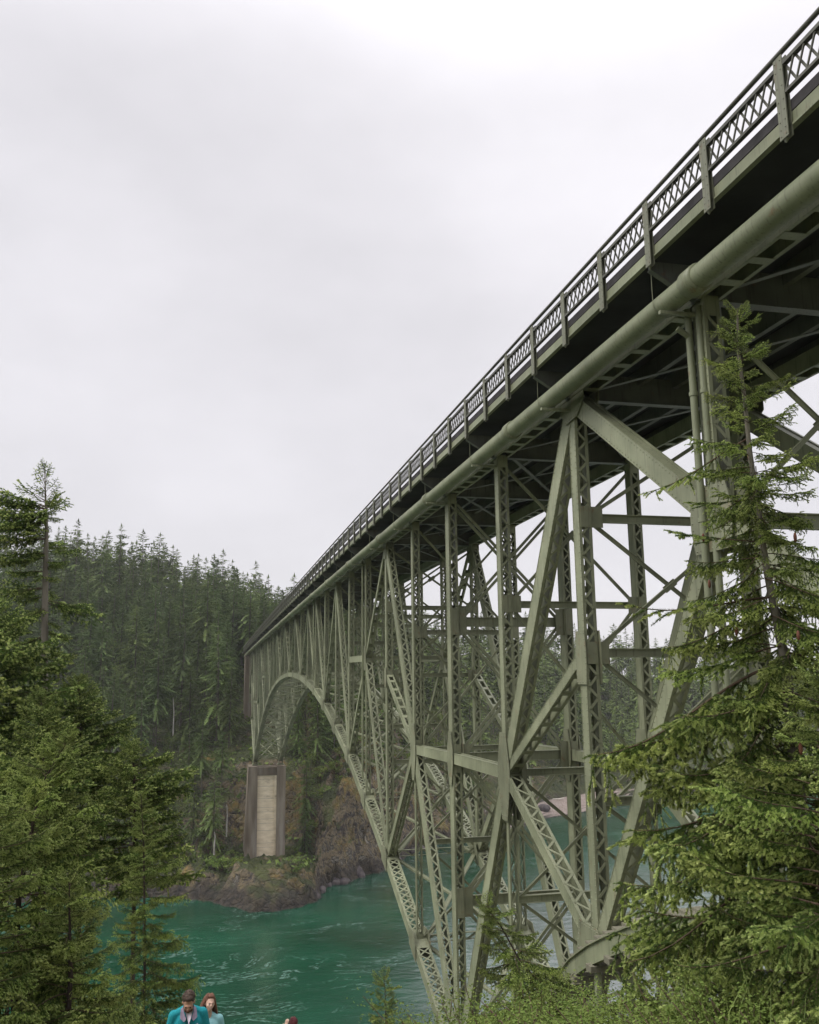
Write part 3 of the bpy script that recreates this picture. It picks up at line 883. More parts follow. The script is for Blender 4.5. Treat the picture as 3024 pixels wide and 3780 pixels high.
for x in (12.35, 13.55, 14.17 + .65, 16.0, 17.6):
    along('stringer', x - .09, x + .09, 9.36, 9.88, M['steel_shaded'])
for i in range(-5, 32):
    y = Yc(i); o = dz(y)
    b = MB()
    b.box(X1 - .3, X2 + .3, y - .012, y + .012, 8.75 + o, 9.64 + o)
    b.box(X1 - .3, X2 + .3, y - .15, y + .15, 8.72 + o, 8.75 + o)
    for X, s in ((X1, -1), (X2, 1)):   # cantilever bracket under the footway
        xa, xb = X + s * .301, X + s * 1.42
        b.poly_plate([(xa, y, 8.75 + o), (xb, y, 9.42 + o), (xb, y, 9.64 + o), (xa, y, 9.64 + o)], .024, (0, 1, 0))
        b.bar((xa, y, 8.74 + o), (xb, y, 9.41 + o), .16, .02, (0, 1, 0))
    b.build('floor_beam', M['steel_shaded'], BR)
    if i < 31:
        y2 = Yc(i + 1); o2 = dz(y2)
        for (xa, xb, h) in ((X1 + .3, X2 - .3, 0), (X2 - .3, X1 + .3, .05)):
            b = MB(); b.bar((xa, y, 8.95 + o + h), (xb, y2, 8.95 + o2 + h), .16, .03, None); b.build('deck_lateral_brace', M['steel_shaded'], BR)

# railing: posts every third of a panel, lattice panels between two rails
k0 = -13
ry = [12.42 + 2.54 * k for k in range(k0, 96)]
RX = 9.86
lat_me = None
bb = MB(); bb.box(-.5, .5, -.5, .5, -.5, .5); lat_me = bb.mesh('lattice_bar', M['rail'])
pb = MB()
pb.box(-.055, -.035, -.12, .12, -1.64, -.03); pb.box(.035, .055, -.12, .12, -1.64, -.03); pb.box(-.034, .034, -.012, .012, -1.6, -.06)
for zz in (-.12, -.3, -.62, -.9, -1.1, -1.3, -1.45, -1.58):
    for yy in (-.07, .07): pb.ball((-.056, yy, zz), .016, 5, 3)
pb.add([(-.04, -.03, -1.64), (.04, -.03, -1.64), (.04, .06, -1.64), (-.04, .06, -1.64), (0, .02, -1.72)], [(0, 4, 1), (1, 4, 2), (2, 4, 3), (3, 4, 0)])
post_me = pb.mesh('railing_post', M['post'])
for xr in (RX, 18.46):
    nearside = xr == RX
    for k, y in enumerate(ry):
        o = dz(y)
        link('railing_post', post_me, BR, Matrix.Translation((-BR.location.x + xr, -BR.location.y + y, -BR.location.z + 11.1 + o)))
        if k == len(ry) - 1: continue
        y2 = ry[k + 1]; o2 = dz(y2)
        b = MB()
        a, c = Vector((xr, y + .125, o)), Vector((xr, y2 - .125, o2))
        b.bar(a + Vector((0, 0, 10.89)), c + Vector((0, 0, 10.89)), .10, .075)
        b.bar(a + Vector((0, 0, 10.31)), c + Vector((0, 0, 10.31)), .10, .06)
        n = 8
        bars = []
        for q in range(n):
            ta, tb = q / n, (q + 1) / n
            bars.append((a.lerp(c, ta) + Vector((.02, 0, 10.34)), a.lerp(c, tb) + Vector((.02, 0, 10.85)), .05, .010))
            bars.append((a.lerp(c, tb) + Vector((-.02, 0, 10.34)), a.lerp(c, ta) + Vector((-.02, 0, 10.85)), .03, .030))
        single = nearside and 12 <= k <= 29
        if not single:
            for p, q, w1, w2 in bars: b.bar(p, q, w2, w1, (1, 0, 0))
        o_ = b.build('railing_panel', M['rail'], BR)
        if single:
            for p, q, w1, w2 in bars:
                d = (q - p); ln = d.length; d.normalize(); sd = Vector((1, 0, 0)); up = d.cross(sd)
                link('lattice_bar', lat_me, o_, Matrix.Translation((p + q) / 2) @ Matrix((d, sd, up)).transposed().to_4x4() @ Matrix.Diagonal((ln, w2, w1, 1)))
    b = MB()
    b.tube([(xr, y, 11.16 + dz(y)) for y in ry], .05, 8)
    b.build('handrail', M['rail'], BR)
# near and far end bents
for i, zl in ((-1, -8.0), (29, -4.0)):
    for X in (X1, X2):
        laced('end_post', P(X, i, ZTOP - .2), P(X, i, zl), .5, .5)

# service pipe slung beside the truss
PX, PZ, PR = 10.43, 8.73, 0.275
PI = empty('service_pipe', (PX, 20, PZ), 'thick sage green pipe slung under the near deck edge, running the bridge length', 'pipe')
b = MB(); pys = list(np.linspace(-20, 256, 70))
b.tube([(PX, y, PZ + dz(y)) for y in pys], PR, 24); b.build('pipe_run', M['pipe'], PI)
y = 16.6 - 12.4 * 2
while y < 250:
    b = MB(); o = dz(y)
    b.tube([(PX, y - .24, PZ + o), (PX, y - .22, PZ + o), (PX, y + .22, PZ + o), (PX, y + .24, PZ + o)], [PR + .01, PR + .055, PR + .055, PR + .01], 24)
    b.build('pipe_coupling', M['pipe'], PI)
    y += 12.4
for i in range(-4, 31):
    y = Yc(i) + .35; o = dz(y); b = MB()
    b.tube([(PX + (PR + .03) * math.cos(t), y, PZ + o + (PR + .03) * math.sin(t)) for t in np.linspace(math.pi, 2 * math.pi, 10)], .012, 5)
    for s in (-1, 1): b.tube([(PX + s * (PR + .03), y, PZ + o), (PX + s * (PR + .03), y, 9.64 + o)], .010, 5)
    b.build('pipe_hanger', M['steel'], PI)
# bracket arms at the panel points below the pipe
for i in range(-2, 30):
    b = MB(); c = P(X1, i, 8.36)
    b.bar((PX - .35, c.y, c.z + .02), (X1 - .2, c.y, c.z + .02), .10, .08, (0, 1, 0))
    b.build('pipe_bracket', steel, BR)

# downpipes on three posts
for i, n_, lab in ((0, 2, 'pair of pale green drain pipes down the post behind the right spruce'), (6, 1, 'slim drain pipe down the post left of the ladder brace'), (10, 1, 'slim drain pipe near the crown of the arch')):
    DP = empty('drain_pipe', (X1 - .3, Yc(i) + .4, 0), lab, 'drain pipe')
    for k in range(n_):
        x, y = X1 - .36 + .13 * k, Yc(i) - .05 + .26 * (1 - k)
        zl = -6 if i == 0 else (-6.8 if i == 6 else 0.0)
        b = MB(); b.tube([(x, y, 8.6), (x, y, zl)], .085 if i == 0 else .07, 10); b.build('pipe_run', M['pipe'], DP)
        b = MB()
        for z in np.arange(zl + .5, 8.4, 3.0): b.tube([(x, y, z - .05), (x, y, z + .05)], .105 if i == 0 else .09, 10)
        b.build('pipe_collar', M['pipe'], DP)
    if i == 0:
        b = MB(); b.tube([(X1 - .36, Yc(0) + .2, 7.9), (PX + .2, Yc(0) + .2, 8.1)], .07, 8); b.build('pipe_arm', M['pipe'], DP)

# ------------------------------------------------------------------ concrete piers
def pier(y0, y1, ztop, zbot, label, batter=0.035):
    p = empty('bridge_pier', ((X1 + X2) / 2, (y0 + y1) / 2, zbot), label, 'pier')
    H = ztop - zbot
    def taper(name, x0, x1, ya, yb, za, zc, mat, bx=0.0, by=batter, cut=None):
        h = zc - za; b = MB()
        dx0, dx1, dy = bx * h, bx * h, by * h
        vs = [(x0 - dx0, ya - dy, za), (x1 + dx1 * .2, ya - dy, za), (x1 + dx1 * .2, yb + dy, za), (x0 - dx0, yb + dy, za), (x0, ya, zc), (x1, ya, zc), (x1, yb, zc), (x0, yb, zc)]
        b.add(vs, [(0, 3, 2, 1), (4, 5, 6, 7), (0, 1, 5, 4), (1, 2, 6, 5), (2, 3, 7, 6), (3, 0, 4, 7)], 0)
        return b.build(name, mat, p)
    taper('pier_column', 9.75, 11.75, y0, y1, zbot, ztop, M['concrete_dark'], .028)
    taper('pier_column', 16.0, 17.95, y0, y1, zbot, ztop, M['concrete_dark'], 0.0)
    taper('pier_panel', 11.752, 15.998, y0 + .6, y1 - .6, zbot, ztop - 2.0, M['concrete_pale'], 0, .03)
    b = MB(); b.box(11.753, 15.997, y0 + .25, y1 - .25, ztop - 1.99, ztop - .25); b.build('cap_beam', M['concrete_dark'], p)
    # board joints proud of the panel
    b = MB()
    jz = zbot + 1.4; jr = random.Random(5)
    while jz < ztop - 2.5:
        z = jz; jz += jr.choice((.9, 1.5, 1.9, 2.6))
        yy = y0 + .6 - .03 * (ztop - 2.0 - z)
        b.box(11.76, 15.99, yy - .012, yy + .02, z - .025, z + .025)
    b.build('board_joint', M['concrete'], p)
    b = MB(); b.box(15.5, 15.99, y0 + .1, y0 + .75, zbot, ztop - 2.05); b.build('pilaster', M['concrete_pale'], p)
    for X in (X1, X2):
        b = MB(); b.box(X - .7, X + .7, (y0 + y1) / 2 - .8, (y0 + y1) / 2 + .8, ztop + .002, ztop + .3)
        b.poly_plate([(X - .45, (y0 + y1) / 2 - .6, ztop + .302), (X - .45, (y0 + y1) / 2 + .6, ztop + .302), (X - .45, (y0 + y1) / 2, ztop + 1.3)], .12, (1, 0, 0))
        b.poly_plate([(X + .45, (y0 + y1) / 2 - .6, ztop + .302), (X + .45, (y0 + y1) / 2 + .6, ztop + .302), (X + .45, (y0 + y1) / 2, ztop + 1.3)], .12, (1, 0, 0))
        b.build('bearing', steel, p)
    return p
yf = Yc(25)
pier(yf - 3.0, yf + 3.0, zb(3) + dz(yf) - 1.0, -41.0, 'tall concrete pier with pale panel standing on the rock across the channel')
pier(Yc(3) - 3, Yc(3) + 3, zb(3) - 1.0, -27, 'concrete pier under the near foot of the arch')
# far abutment
b = MB(); b.box(10.2, 18.1, 247, 252, -20, 8.0); ab = b.build('bridge_abutment', M['concrete_dark'])
tag(ab, 'dark concrete abutment in the trees at the far bridge end', 'abutment')

# ------------------------------------------------------------------ trail footbridge girder under the near truss
FB = empty('footbridge', (9.9, 22, -7), 'low curved steel footbridge girder with plank deck, under the bridge at right', 'footbridge')
path = [(26.4, -9.3), (25.4, -8.6), (24.2, -7.75), (23.0, -7.1), (21.9, -6.6), (20.6, -6.05), (19.2, -5.55), (17.0, -4.9), (14.0, -4.1)]
for nm, x, wd in (('girder', 9.9, .03), ('girder', 10.9, .03)):
    b = MB()
    for (ya, za), (yb_, zb_) in zip(path[:-1], path[1:]):
        b.bar((x, ya, za), (x, yb_, zb_), wd, .50)
        for s in (-1, 1): b.bar((x, ya, za + s * .25), (x, yb_, zb_ + s * .25), .16, .03)
    b.build(nm, steel, FB)
yp = 26.0
while yp > 14.5:
    z = np.interp(-yp, [-p[0] for p in path], [p[1] for p in path])
    b = MB(); b.box(9.72, 11.05, yp - .16, yp + .16, z - .42, z - .27)
    if int(yp / .62) % 2 == 0: b.build('joist', M['plank'], FB)
    b = MB(); b.box(10.02, 11.02, yp - .27, yp + .27, z + .285, z + .345); b.build('plank', M['plank'], FB)
    yp -= .56
b = MB()
for ya in (18.2, 22.6):
    z = np.interp(-ya, [-p[0] for p in path], [p[1] for p in path])
    for x in (9.95, 10.85):
        b.bar((x, ya, z - .28), (x, ya, z - 5), .14, .14)
    b.bar((9.95, ya, z - .8), (10.85, ya, z - 3.5), .06, .06, (0, 1, 0)); b.bar((9.95, ya + .07, z - 3.5), (10.85, ya + .07, z - .8), .06, .06, (0, 1, 0))
b.build('trestle', steel, FB)

# ------------------------------------------------------------------ forest on the far hillside
def conifer_arrays(seed, H=26.0, base=0.25, rad=0.16, nb=95, ragged=1.0, bend=0.0, lite=False):
    """triangles of a forest conifer: trunk, drooping ragged sprays. returns V, F(tri), mi"""
    r = np.random.default_rng(seed)
    V, Fc, mi = [], [], []
    def tri(a, b, c, m):
        k = len(V); V.extend((a, b, c)); Fc.append((k, k + 1, k + 2)); mi.append(m)
    def axis(z): return np.array([bend * math.sin(z / H * 3.0) * .6, bend * (z / H) ** 2, z])
    n = 5
    zs = np.linspace(-1.5, H * 0.97, 7)
    rr = 0.24 * (H / 26) * (1 - zs.clip(0) / H) ** 0.8 + 0.02
    for q in range(len(zs) - 1):
        for k in range(n):
            t0, t1 = 2 * math.pi * k / n, 2 * math.pi * (k + 1) / n
            c0, c1 = axis(zs[q]), axis(zs[q + 1])
            p = [c0 + np.array([math.cos(t0), math.sin(t0), 0]) * rr[q], c0 + np.array([math.cos(t1), math.sin(t1), 0]) * rr[q],
                 c1 + np.array([math.cos(t1), math.sin(t1), 0]) * rr[q + 1], c1 + np.array([math.cos(t0), math.sin(t0), 0]) * rr[q + 1]]
            tri(p[0], p[1], p[2], 0); tri(p[0], p[2], p[3], 0)
    gaps = r.uniform(0.3, 0.95, 3)
    for b in range(nb):
        t = (b + r.uniform(0, 1)) / nb
        t = t ** 0.85
        z = H * (base + (0.985 - base) * t)
        if np.min(np.abs(gaps - t)) < 0.022 * ragged and r.random() < .8: continue
        if t < 0.2 and r.random() < 0.45: continue
        Lb = H * rad * (1 - t) ** 0.62 * (0.45 + 0.55 * min(1, t * 5)) * r.uniform(0.45, 1.25) + 0.28
        az = r.uniform(0, 2 * math.pi)
        d = np.array([math.cos(az), math.sin(az), 0.]); s = np.array([-d[1], d[0], 0.])
        up0 = r.uniform(-0.25, 0.25) + 0.5 * (t - 0.35); droop = r.uniform(0.25, 0.6) * (1 - 0.6 * t)
        c0 = axis(z)
        def pt(x): return c0 + d * (Lb * x) + np.array([0, 0, Lb * (up0 * x - droop * x * x)])
        steps = 3 if lite else 6 if Lb > 3 else 5 if Lb > 1.5 else 3
        for q in range(steps):
            x0 = 0.12 + 0.88 * q / steps; x1 = 0.12 + 0.88 * (q + 1) / steps
            a, e = pt(x0), pt(min(1.05, x1))
            w = Lb * 0.30 * (4.2 / (steps + .6)) ** .6 * (1 - 0.75 * x0) * r.uniform(0.6, 1.3) + 0.08
            for sg in (1, -1):
                hang = r.uniform(0.05, 0.45) * w
                o = s * (sg * w) + d * (w * r.uniform(0.2, 0.7)) - np.array([0, 0, hang])
                hf = .5 if not lite else 1.0
                h_ = a + (e - a) * hf
                tri(a, h_ + np.array([0, 0, .04]), a + o * (.75 if not lite else 1), 1)
                if not lite:
                    o3 = s * (sg * w * r.uniform(.5, .8)) + d * (w * r.uniform(.1, .5)) - np.array([0, 0, hang * r.uniform(.4, 1.3)])
                    tri(h_, e + np.array([0, 0, .04]), h_ + o3, 1)
                if r.random() < 0.75:
                    m = (a + e) / 2
                    o2 = s * (sg * w * r.uniform(.2, .6)) - np.array([0, 0, w * r.uniform(.5, 1.0)]) + d * (w * .3)
                    tri(a, m, m + o2, 1)
        e = pt(0.92)
        tri(e + s * .14 * Lb * .5, e - s * .14 * Lb * .5, pt(1.12) + np.array([0, 0, .05 * Lb]), 1)
    for k in range(5):
        a = 2 * math.pi * k / 5 + r.uniform(0, 1)
        c = axis(H * .955); d = np.array([math.cos(a), math.sin(a), 0]) * .35
        tri(c + d, c - d * .4 + np.array([0, 0, .2]), axis(H) + np.array([0, 0, .25]), 1)
    for q in range(int(10 * ragged)):           # dead stubs below the crown
        z = H * r.uniform(0.05, base + .08); a = r.uniform(0, 6.28); c = axis(z)
        d = np.array([math.cos(a), math.sin(a), -.1]) * r.uniform(.6, 1.8)
        tri(c, c + np.array([0, 0, .09]), c + d, 0)
    return np.array(V), np.array(Fc), np.array(mi)

def broadleaf_arrays(seed, H=9.0, n=420, spread=0.5, leaf=0.42):
    r = np.random.default_rng(seed)
    V, Fc, mi = [], [], []
    def tri(a, b, c, m):
        k = len(V); V.extend((a, b, c)); Fc.append((k, k + 1, k + 2)); mi.append(m)
    blobs = []
    for k in range(11):
        a = r.uniform(0, 6.28); q = r.uniform(0, 1) ** .5 * spread * H * .62
        z = H * r.uniform(.25, .9)
        q *= math.sqrt(max(.1, 1 - (z / H - .45) ** 2 * 2.6))
        blobs.append((np.array([math.cos(a) * q, math.sin(a) * q, z]), H * r.uniform(.11, .20)))
        c = blobs[-1][0]; b = np.array([0, 0, z * .35]); w = np.array([.07, .05, 0])
        tri(b - w, b + w, c, 0); tri(b - w[::-1], b + w[::-1], c, 0)
    for k in range(4):
        a0, a1 = k * math.pi / 2, (k + 1) * math.pi / 2; q = .02 * H
        p0 = np.array([math.cos(a0) * q, math.sin(a0) * q, -.8]); p1 = np.array([math.cos(a1) * q, math.sin(a1) * q, -.8])
        tri(p0, p1, np.array([0, 0, H * .75]), 0)
    for k in range(n):
        c, rad = blobs[r.integers(len(blobs))]
        d = r.normal(size=3); d /= np.linalg.norm(d)
        p = c + d * rad * np.array([1.15, 1.15, .8]) * r.uniform(.55, 1.08)
        u = r.normal(size=3); u[2] *= .5; u /= np.linalg.norm(u); v = np.cross(u, d); v /= np.linalg.norm(v) + 1e-6
        L = leaf * r.uniform(.6, 1.35)
        tri(p - u * L * .5, p + v * L * .45, p + u * L * .5, 1)
        tri(p - u * L * .4, p - v * L * .4, p + u * L * .45 - d * .1, 1)
    return np.array(V), np.array(Fc), np.array(mi)

CON = [conifer_arrays(100, 26, .15, .21, 200, .7, .3), conifer_arrays(101, 24, .06, .23, 210, .5, -.2), conifer_arrays(102, 28, .32, .21, 180, 1.0, .5),
       conifer_arrays(103, 21, .03, .27, 210, .5, .1), conifer_arrays(104, 27, .20, .24, 190, 1.1, -.5), conifer_arrays(105, 17, .02, .28, 190, .6, 0),
       conifer_arrays(106, 25, .12, .26, 200, .9, .4), conifer_arrays(107, 28, .38, .23, 160, 1.2, -.3)]
LITE = [conifer_arrays(100, 26, .15, .21, 115, .7, .3, True), conifer_arrays(101, 24, .06, .23, 120, .5, -.2, True), conifer_arrays(102, 28, .32, .21, 105, 1.0, .5, True),
        conifer_arrays(103, 21, .03, .27, 120, .5, .1, True), conifer_arrays(104, 27, .20, .24, 110, 1.1, -.5, True), conifer_arrays(105, 17, .02, .28, 110, .6, 0, True),
        conifer_arrays(106, 25, .12, .26, 115, .9, .4, True), conifer_arrays(107, 28, .38, .23, 95, 1.2, -.3, True)]
BRD = [broadleaf_arrays(200, 9, 430, .5), broadleaf_arrays(201, 7, 380, .62), broadleaf_arrays(202, 11, 480, .42), broadleaf_arrays(203, 5, 330, .8)]

def split_meshes(arr, nm, leafmat, barkmat):
    V, Fc, mi = arr
    out = []
    for m, mat, n in ((0, barkmat, 'trunk'), (1, leafmat, 'crown')):
        f = Fc[mi == m]
        out.append(np_mesh(n, V[f.ravel()], np.arange(len(f) * 3).reshape(-1, 3), [mat]))
    return out
CON_M = [split_meshes(a, 'conifer', M['far_needle'], M['far_bark']) for a in CON]
BRD_M = [split_meshes(a, 'broadleaf', M['far_leaf'], M['far_bark']) for a in BRD]

def poisson(n_try, az0, az1, smin, smax, dist_fn, seed):
    r = np.random.default_rng(seed)
    cell = {}
    pts = []
    for _ in range(n_try):
        az = R(r.uniform(az0, az1)); s = smin + (smax - smin) * r.uniform(0, 1) ** .8
        rr = float(np.interp(az, SH_AZ, SH_R)) + s
        x, y = rr * math.sin(az), rr * math.cos(az)
        d = dist_fn(s, az)
        key = (int(x // 12), int(y // 12)); ok = True
        for i in (-1, 0, 1):
            for j in (-1, 0, 1):
                for (px, py) in cell.get((key[0] + i, key[1] + j), ()):
                    if (px - x) ** 2 + (py - y) ** 2 < d * d: ok = False; break
                if not ok: break
            if not ok: break
        if ok:
            cell.setdefault(key, []).append((x, y)); pts.append((x, y, rr, az, s))
    return pts

def in_frame(x, y, z, pad=120):
    v = Vector((x, y, z)); d = v.dot(_fw)
    if d < 1: return False
    u, w = 1512 + F_PX * v.dot(_r2) / d, 1890 - F_PX * v.dot(_u2) / d
    return -pad < u < 3024 + pad and -pad < w < 3780 + pad

cands = []
dens_r = np.random.default_rng(5)
for (x, y, rr, az, s) in poisson(36000, -13, 37, 4, 330, lambda s, a: 4.6 + 0.9 * (s > 120) + 1.8 * (a > R(14)), 17):
    deg = math.degrees(az)
    rd = float(np.interp(az, RG_AZ, RG_D))
    if rr > rd + 35: continue
    if 6.5 < x < 22.5 and y < 266: continue                # keep the bridge clear
    band = float(np.interp(az, BD_AZ, BD_S))
    if s < band + 2 and deg < 18: continue
    if 17.5 < deg < 25.5 and s < 34: continue              # beach
    if 6.5 < deg < 15 and s < 26 and dens_r.random() < .75: continue   # open cliff
    z = float(far_h(np.array([rr]), np.array([az]), False)[0])
    if not in_frame(x, y, z + 14): continue
    broad = dens_r.random() < (0.55 if s < 32 else 0.20 if s < 70 else 0.05)
    sc = dens_r.choice([dens_r.uniform(.5, .8), dens_r.uniform(.75, 1.2)], p=[.35, .65]) * (0.72 if s < 40 else 1.0)
    cands.append((rr, x, y, z - .4, broad, sc, dens_r.integers(8), dens_r.uniform(0, 6.28), s))
cands.sort(key=lambda c: c[0] - (60 if c[2] / max(c[1], 1) > 0 and c[1] < 10 else 0))
zone = lambda x, y: ('on the hillside left of the bridge' if x < 8 else 'on the hillside behind the bridge steelwork')
N_IND = 285
n_con = n_brd = 0
rest_V, rest_F, rest_M = [], [], []
def forest_tree(name, kindlabel, cat, x, y, z, meshes, sc, rz, group):
    t = empty(name, (x, y, z), kindlabel, cat, group)
    mw = Matrix.Rotation(rz, 4, 'Z') @ Matrix.Diagonal((sc, sc, sc * 1.0, 1))
    link('trunk', meshes[0], t, mw); link('crown', meshes[1], t, mw)
    return t
for (rr, x, y, z, broad, sc, v, rz, s) in cands:
    if (n_brd if broad else n_con) < (120 if broad else N_IND):
        if broad:
            n_brd += 1
            w = ('round bright green broadleaf tree', 'spreading light green broadleaf tree', 'upright light green broadleaf tree', 'low wide green broadleaf thicket')[v % 4] + (' above the rocks ' if s < 35 else ' ')
            forest_tree('broadleaf_tree', w + zone(x, y), 'tree', x, y, z, BRD_M[v % 4], sc, rz, w + zone(x, y))
        else:
            n_con += 1
            w = ('narrow dark conifer', 'full dark conifer', 'tall bare stemmed conifer', 'short skirted conifer', 'ragged conifer', 'small bushy conifer', 'broad ragged conifer', 'bare stemmed thin crowned conifer')[v]
            w += ' low ' if s < 55 else ' halfway up ' if s < 120 else ' high up '
            forest_tree('conifer_tree', w + zone(x, y), 'tree', x, y, z, CON_M[v], sc, rz, w + zone(x, y))
    else:
        V, Fc, mi = (BRD[v % 4] if broad else LITE[v])
        c, s_ = math.cos(rz), math.sin(rz)
        W = V * sc
        W = np.stack([W[:, 0] * c - W[:, 1] * s_ + x, W[:, 0] * s_ + W[:, 1] * c + y, W[:, 2] + z], -1)
        rest_F.append(Fc + sum(len(q) for q in rest_V)); rest_V.append(W); rest_M.append(np.where(mi == 0, 0, 2 if broad else 1))
if rest_V:
    me = np_mesh('forest', np.concatenate(rest_V), np.concatenate(rest_F), [M['far_bark'], M['far_needle'], M['far_leaf']], np.concatenate(rest_M))
    tag(link('forest', me), 'dense conifer forest covering the upper hillside', 'forest', None, 'stuff')
print('forest', n_con, n_brd, len(rest_V), sum(len(f) for f in rest_F))

# shrubs on the rocks near the pier and cliff, low ground cover under the trees
shr = np.random.default_rng(31)
SHR = [split_meshes(broadleaf_arrays(300 + k, 2.6, 260, 1.0, .30), 'shrub', M['far_leaf'], M['twig']) for k in range(3)]
def far_pos(az, s):
    rr = float(np.interp(az, SH_AZ, SH_R)) + s
    return rr * math.sin(az), rr * math.cos(az), float(far_h(np.array([rr]), np.array([az]))[0])
for k in range(110):
    deg = shr.uniform(-6, 15); az = R(deg)
    s = shr.uniform(4, 15) if deg < 6.6 else shr.uniform(14, 34)
    x, y, z = far_pos(az, s)
    if 8.2 < x < 19.5 and 192 < y < 214: continue
    if z < ZW + 3.2: continue
    v = k % 3; sc = shr.uniform(.6, 1.5)
    side = 'left of the pier' if x < 9 else ('on the rock at the pier base' if x < 22 else 'on the cliff right of the pier')
    forest_tree('shrub', 'yellow green shrub growing ' + side, 'shrub', x, y, z - .25, SHR[v], sc, shr.uniform(0, 6.28), 'shrubs ' + side)
gv = []
gr_ = np.random.default_rng(33)
gn = 26000
az = np.radians(gr_.uniform(-13, 36, gn)); s = 5 + 150 * gr_.random(gn) ** 1.6
rr = np.interp(az, SH_AZ, SH_R) + s
zz = far_h(rr, az); zz2 = far_h(rr + 1.0, az)
x, y = rr * np.sin(az), rr * np.cos(az)
deg = np.degrees(az)
keep = (zz > ZW + 4.0) & ~((x > 9) & (x < 18.5) & (y > 199) & (y < 213)) & ~((deg > 17) & (deg < 25.5) & (s < 34)) & ((np.abs(zz2 - zz) < 1.3) | (gr_.random(gn) < .3)) & ~((deg > 6.8) & (deg < 15) & (s < 14))
keep &= ~((x > 6) & (x < 21) & (y > 184) & (y < 213) & (gr_.random(gn) < .8))
keep &= ~((deg > 6.8) & (deg < 15) & (s < 30) & (gr_.random(gn) < .6))
C = np.stack([x, y, zz + .25], -1)[keep]
k = len(C)
L = gr_.uniform(.35, 1.0, k)[:, None]
D1 = gr_.normal(size=(k, 3)); D1[:, 2] *= .6; D1 /= np.linalg.norm(D1, axis=1)[:, None]
D2 = gr_.normal(size=(k, 3)); D2[:, 2] = np.abs(D2[:, 2]); D2 /= np.linalg.norm(D2, axis=1)[:, None]
V = np.stack([C - D1 * L * .7, C + D1 * L * .7, C + D2 * L], 1).reshape(-1, 3)
me = np_mesh('undergrowth', V, np.arange(3 * k).reshape(-1, 3), [M['far_needle'], M['far_leaf']], (gr_.random(k) < .45).astype(int))
tag(link('undergrowth', me), 'low salal and fern undergrowth on the far slope', 'undergrowth', None, 'stuff')

# bleached snags
for (u, v0, v1, Dd, lab) in ((837, 2968, 3045, 205, 'bleached bare snag just left of the pier'), (792, 3070, 3110, 202, 'short leaning bleached snag low on the left shore'), (640, 2575, 2680, 240, 'pale bare trunk among dark conifers left of the arch')):
    d0, d1 = ray(u, v0), ray(u, v1)
    hy = Dd
    p0, p1 = d0 * (hy / d0.y), d1 * (hy / d1.y)
    b = MB(); b.tube([p1 - Vector((0, 0, 2.5)), p1, (p0 + p1) / 2 + Vector((.15, 0, 0)), p0], [.2, .17, .13, .04], 6)
    o = b.build('snag', M['snag']); tag(o, lab, 'snag')

# beach boulder and driftwood
def boulder(name, c, r, seed, mat, label, cat='boulder', group=None):
    b = MB(); b.ball((0, 0, 0), r, 14, 10)
    me = b.mesh(name, mat)
    n = len(me.vertices); co = np.empty(n * 3); me.vertices.foreach_get('co', co); co = co.reshape(-1, 3)
    q = co / np.array(r)
    k = 1 + .28 * fbm(q[:, 0] * 1.3 + seed, q[:, 1] * 1.3, q[:, 2] * 1.3, 3, seed)
    me.vertices.foreach_set('co', (co * k[:, None]).ravel()); me.update()
    o = link(name, me); o.location = c
    return tag(o, label, cat, group)
d = ray(2008, 2985); p = d * (ZW + 1.9) / d.z
boulder('boulder', p, (2.2, 2.0, 1.7), 3, M['boulder'], 'dark squarish boulder on the pale beach seen through the truss')
for k, (u, v, lab) in enumerate(((2065, 2950, 'pale driftwood log lying along the top of the beach'), (2160, 2925, 'short pale driftwood log at the bushes behind the beach'))):
    d = ray(u, v); p = d * ((ZW + 2.6) / d.z)
    b = MB(); b.tube([p + Vector((-2.2, .5, 0)), p, p + Vector((2.0, .9, .15))], [.2, .24, .15], 7)
    o = b.build('driftwood', M['driftwood']); tag(o, lab, 'driftwood')
sr = np.random.default_rng(44)
for k in range(16):
    az = R(sr.uniform(6.3, 14)); x, y, z = far_pos(az, sr.uniform(-1.5, 1.5))
    boulder('shore_rock', (x, y, ZW + .1), tuple(sr.uniform(.7, 1.9, 3)), 50 + k, M['boulder'], 'dark wet rock at the waterline below the cliff', 'rock', 'rocks at the waterline below the cliff')

# ------------------------------------------------------------------ foreground spruces: boughs with shoots and needles
def needle_fill(p0, p1, r, V, mi, m, dens, nl, nw):
    """needles (single tapered triangles) all round the twig p0-p1"""
    d = p1 - p0; L = np.linalg.norm(d)
    if L < 1e-5: return
    d = d / L
    k = max(2, int(L * dens))
    t = r.random(k)[:, None]
    base = p0 + (p1 - p0) * t
    q = r.normal(size=(k, 3)); q[:, 2] += 0.35
    q -= (q @ d)[:, None] * d; q /= np.linalg.norm(q, axis=1)[:, None] + 1e-9
    dirn = d * r.uniform(.45, .9, (k, 1)) + q; dirn /= np.linalg.norm(dirn, axis=1)[:, None]
    side = np.cross(dirn, d); side /= np.linalg.norm(side, axis=1)[:, None] + 1e-9
    l = nl * r.uniform(.7, 1.15, (k, 1))
    V.append(np.stack([base - side * nw / 2, base + side * nw / 2, base + dirn * l], 1).reshape(-1, 3))
    mi.append(np.full(k, m))

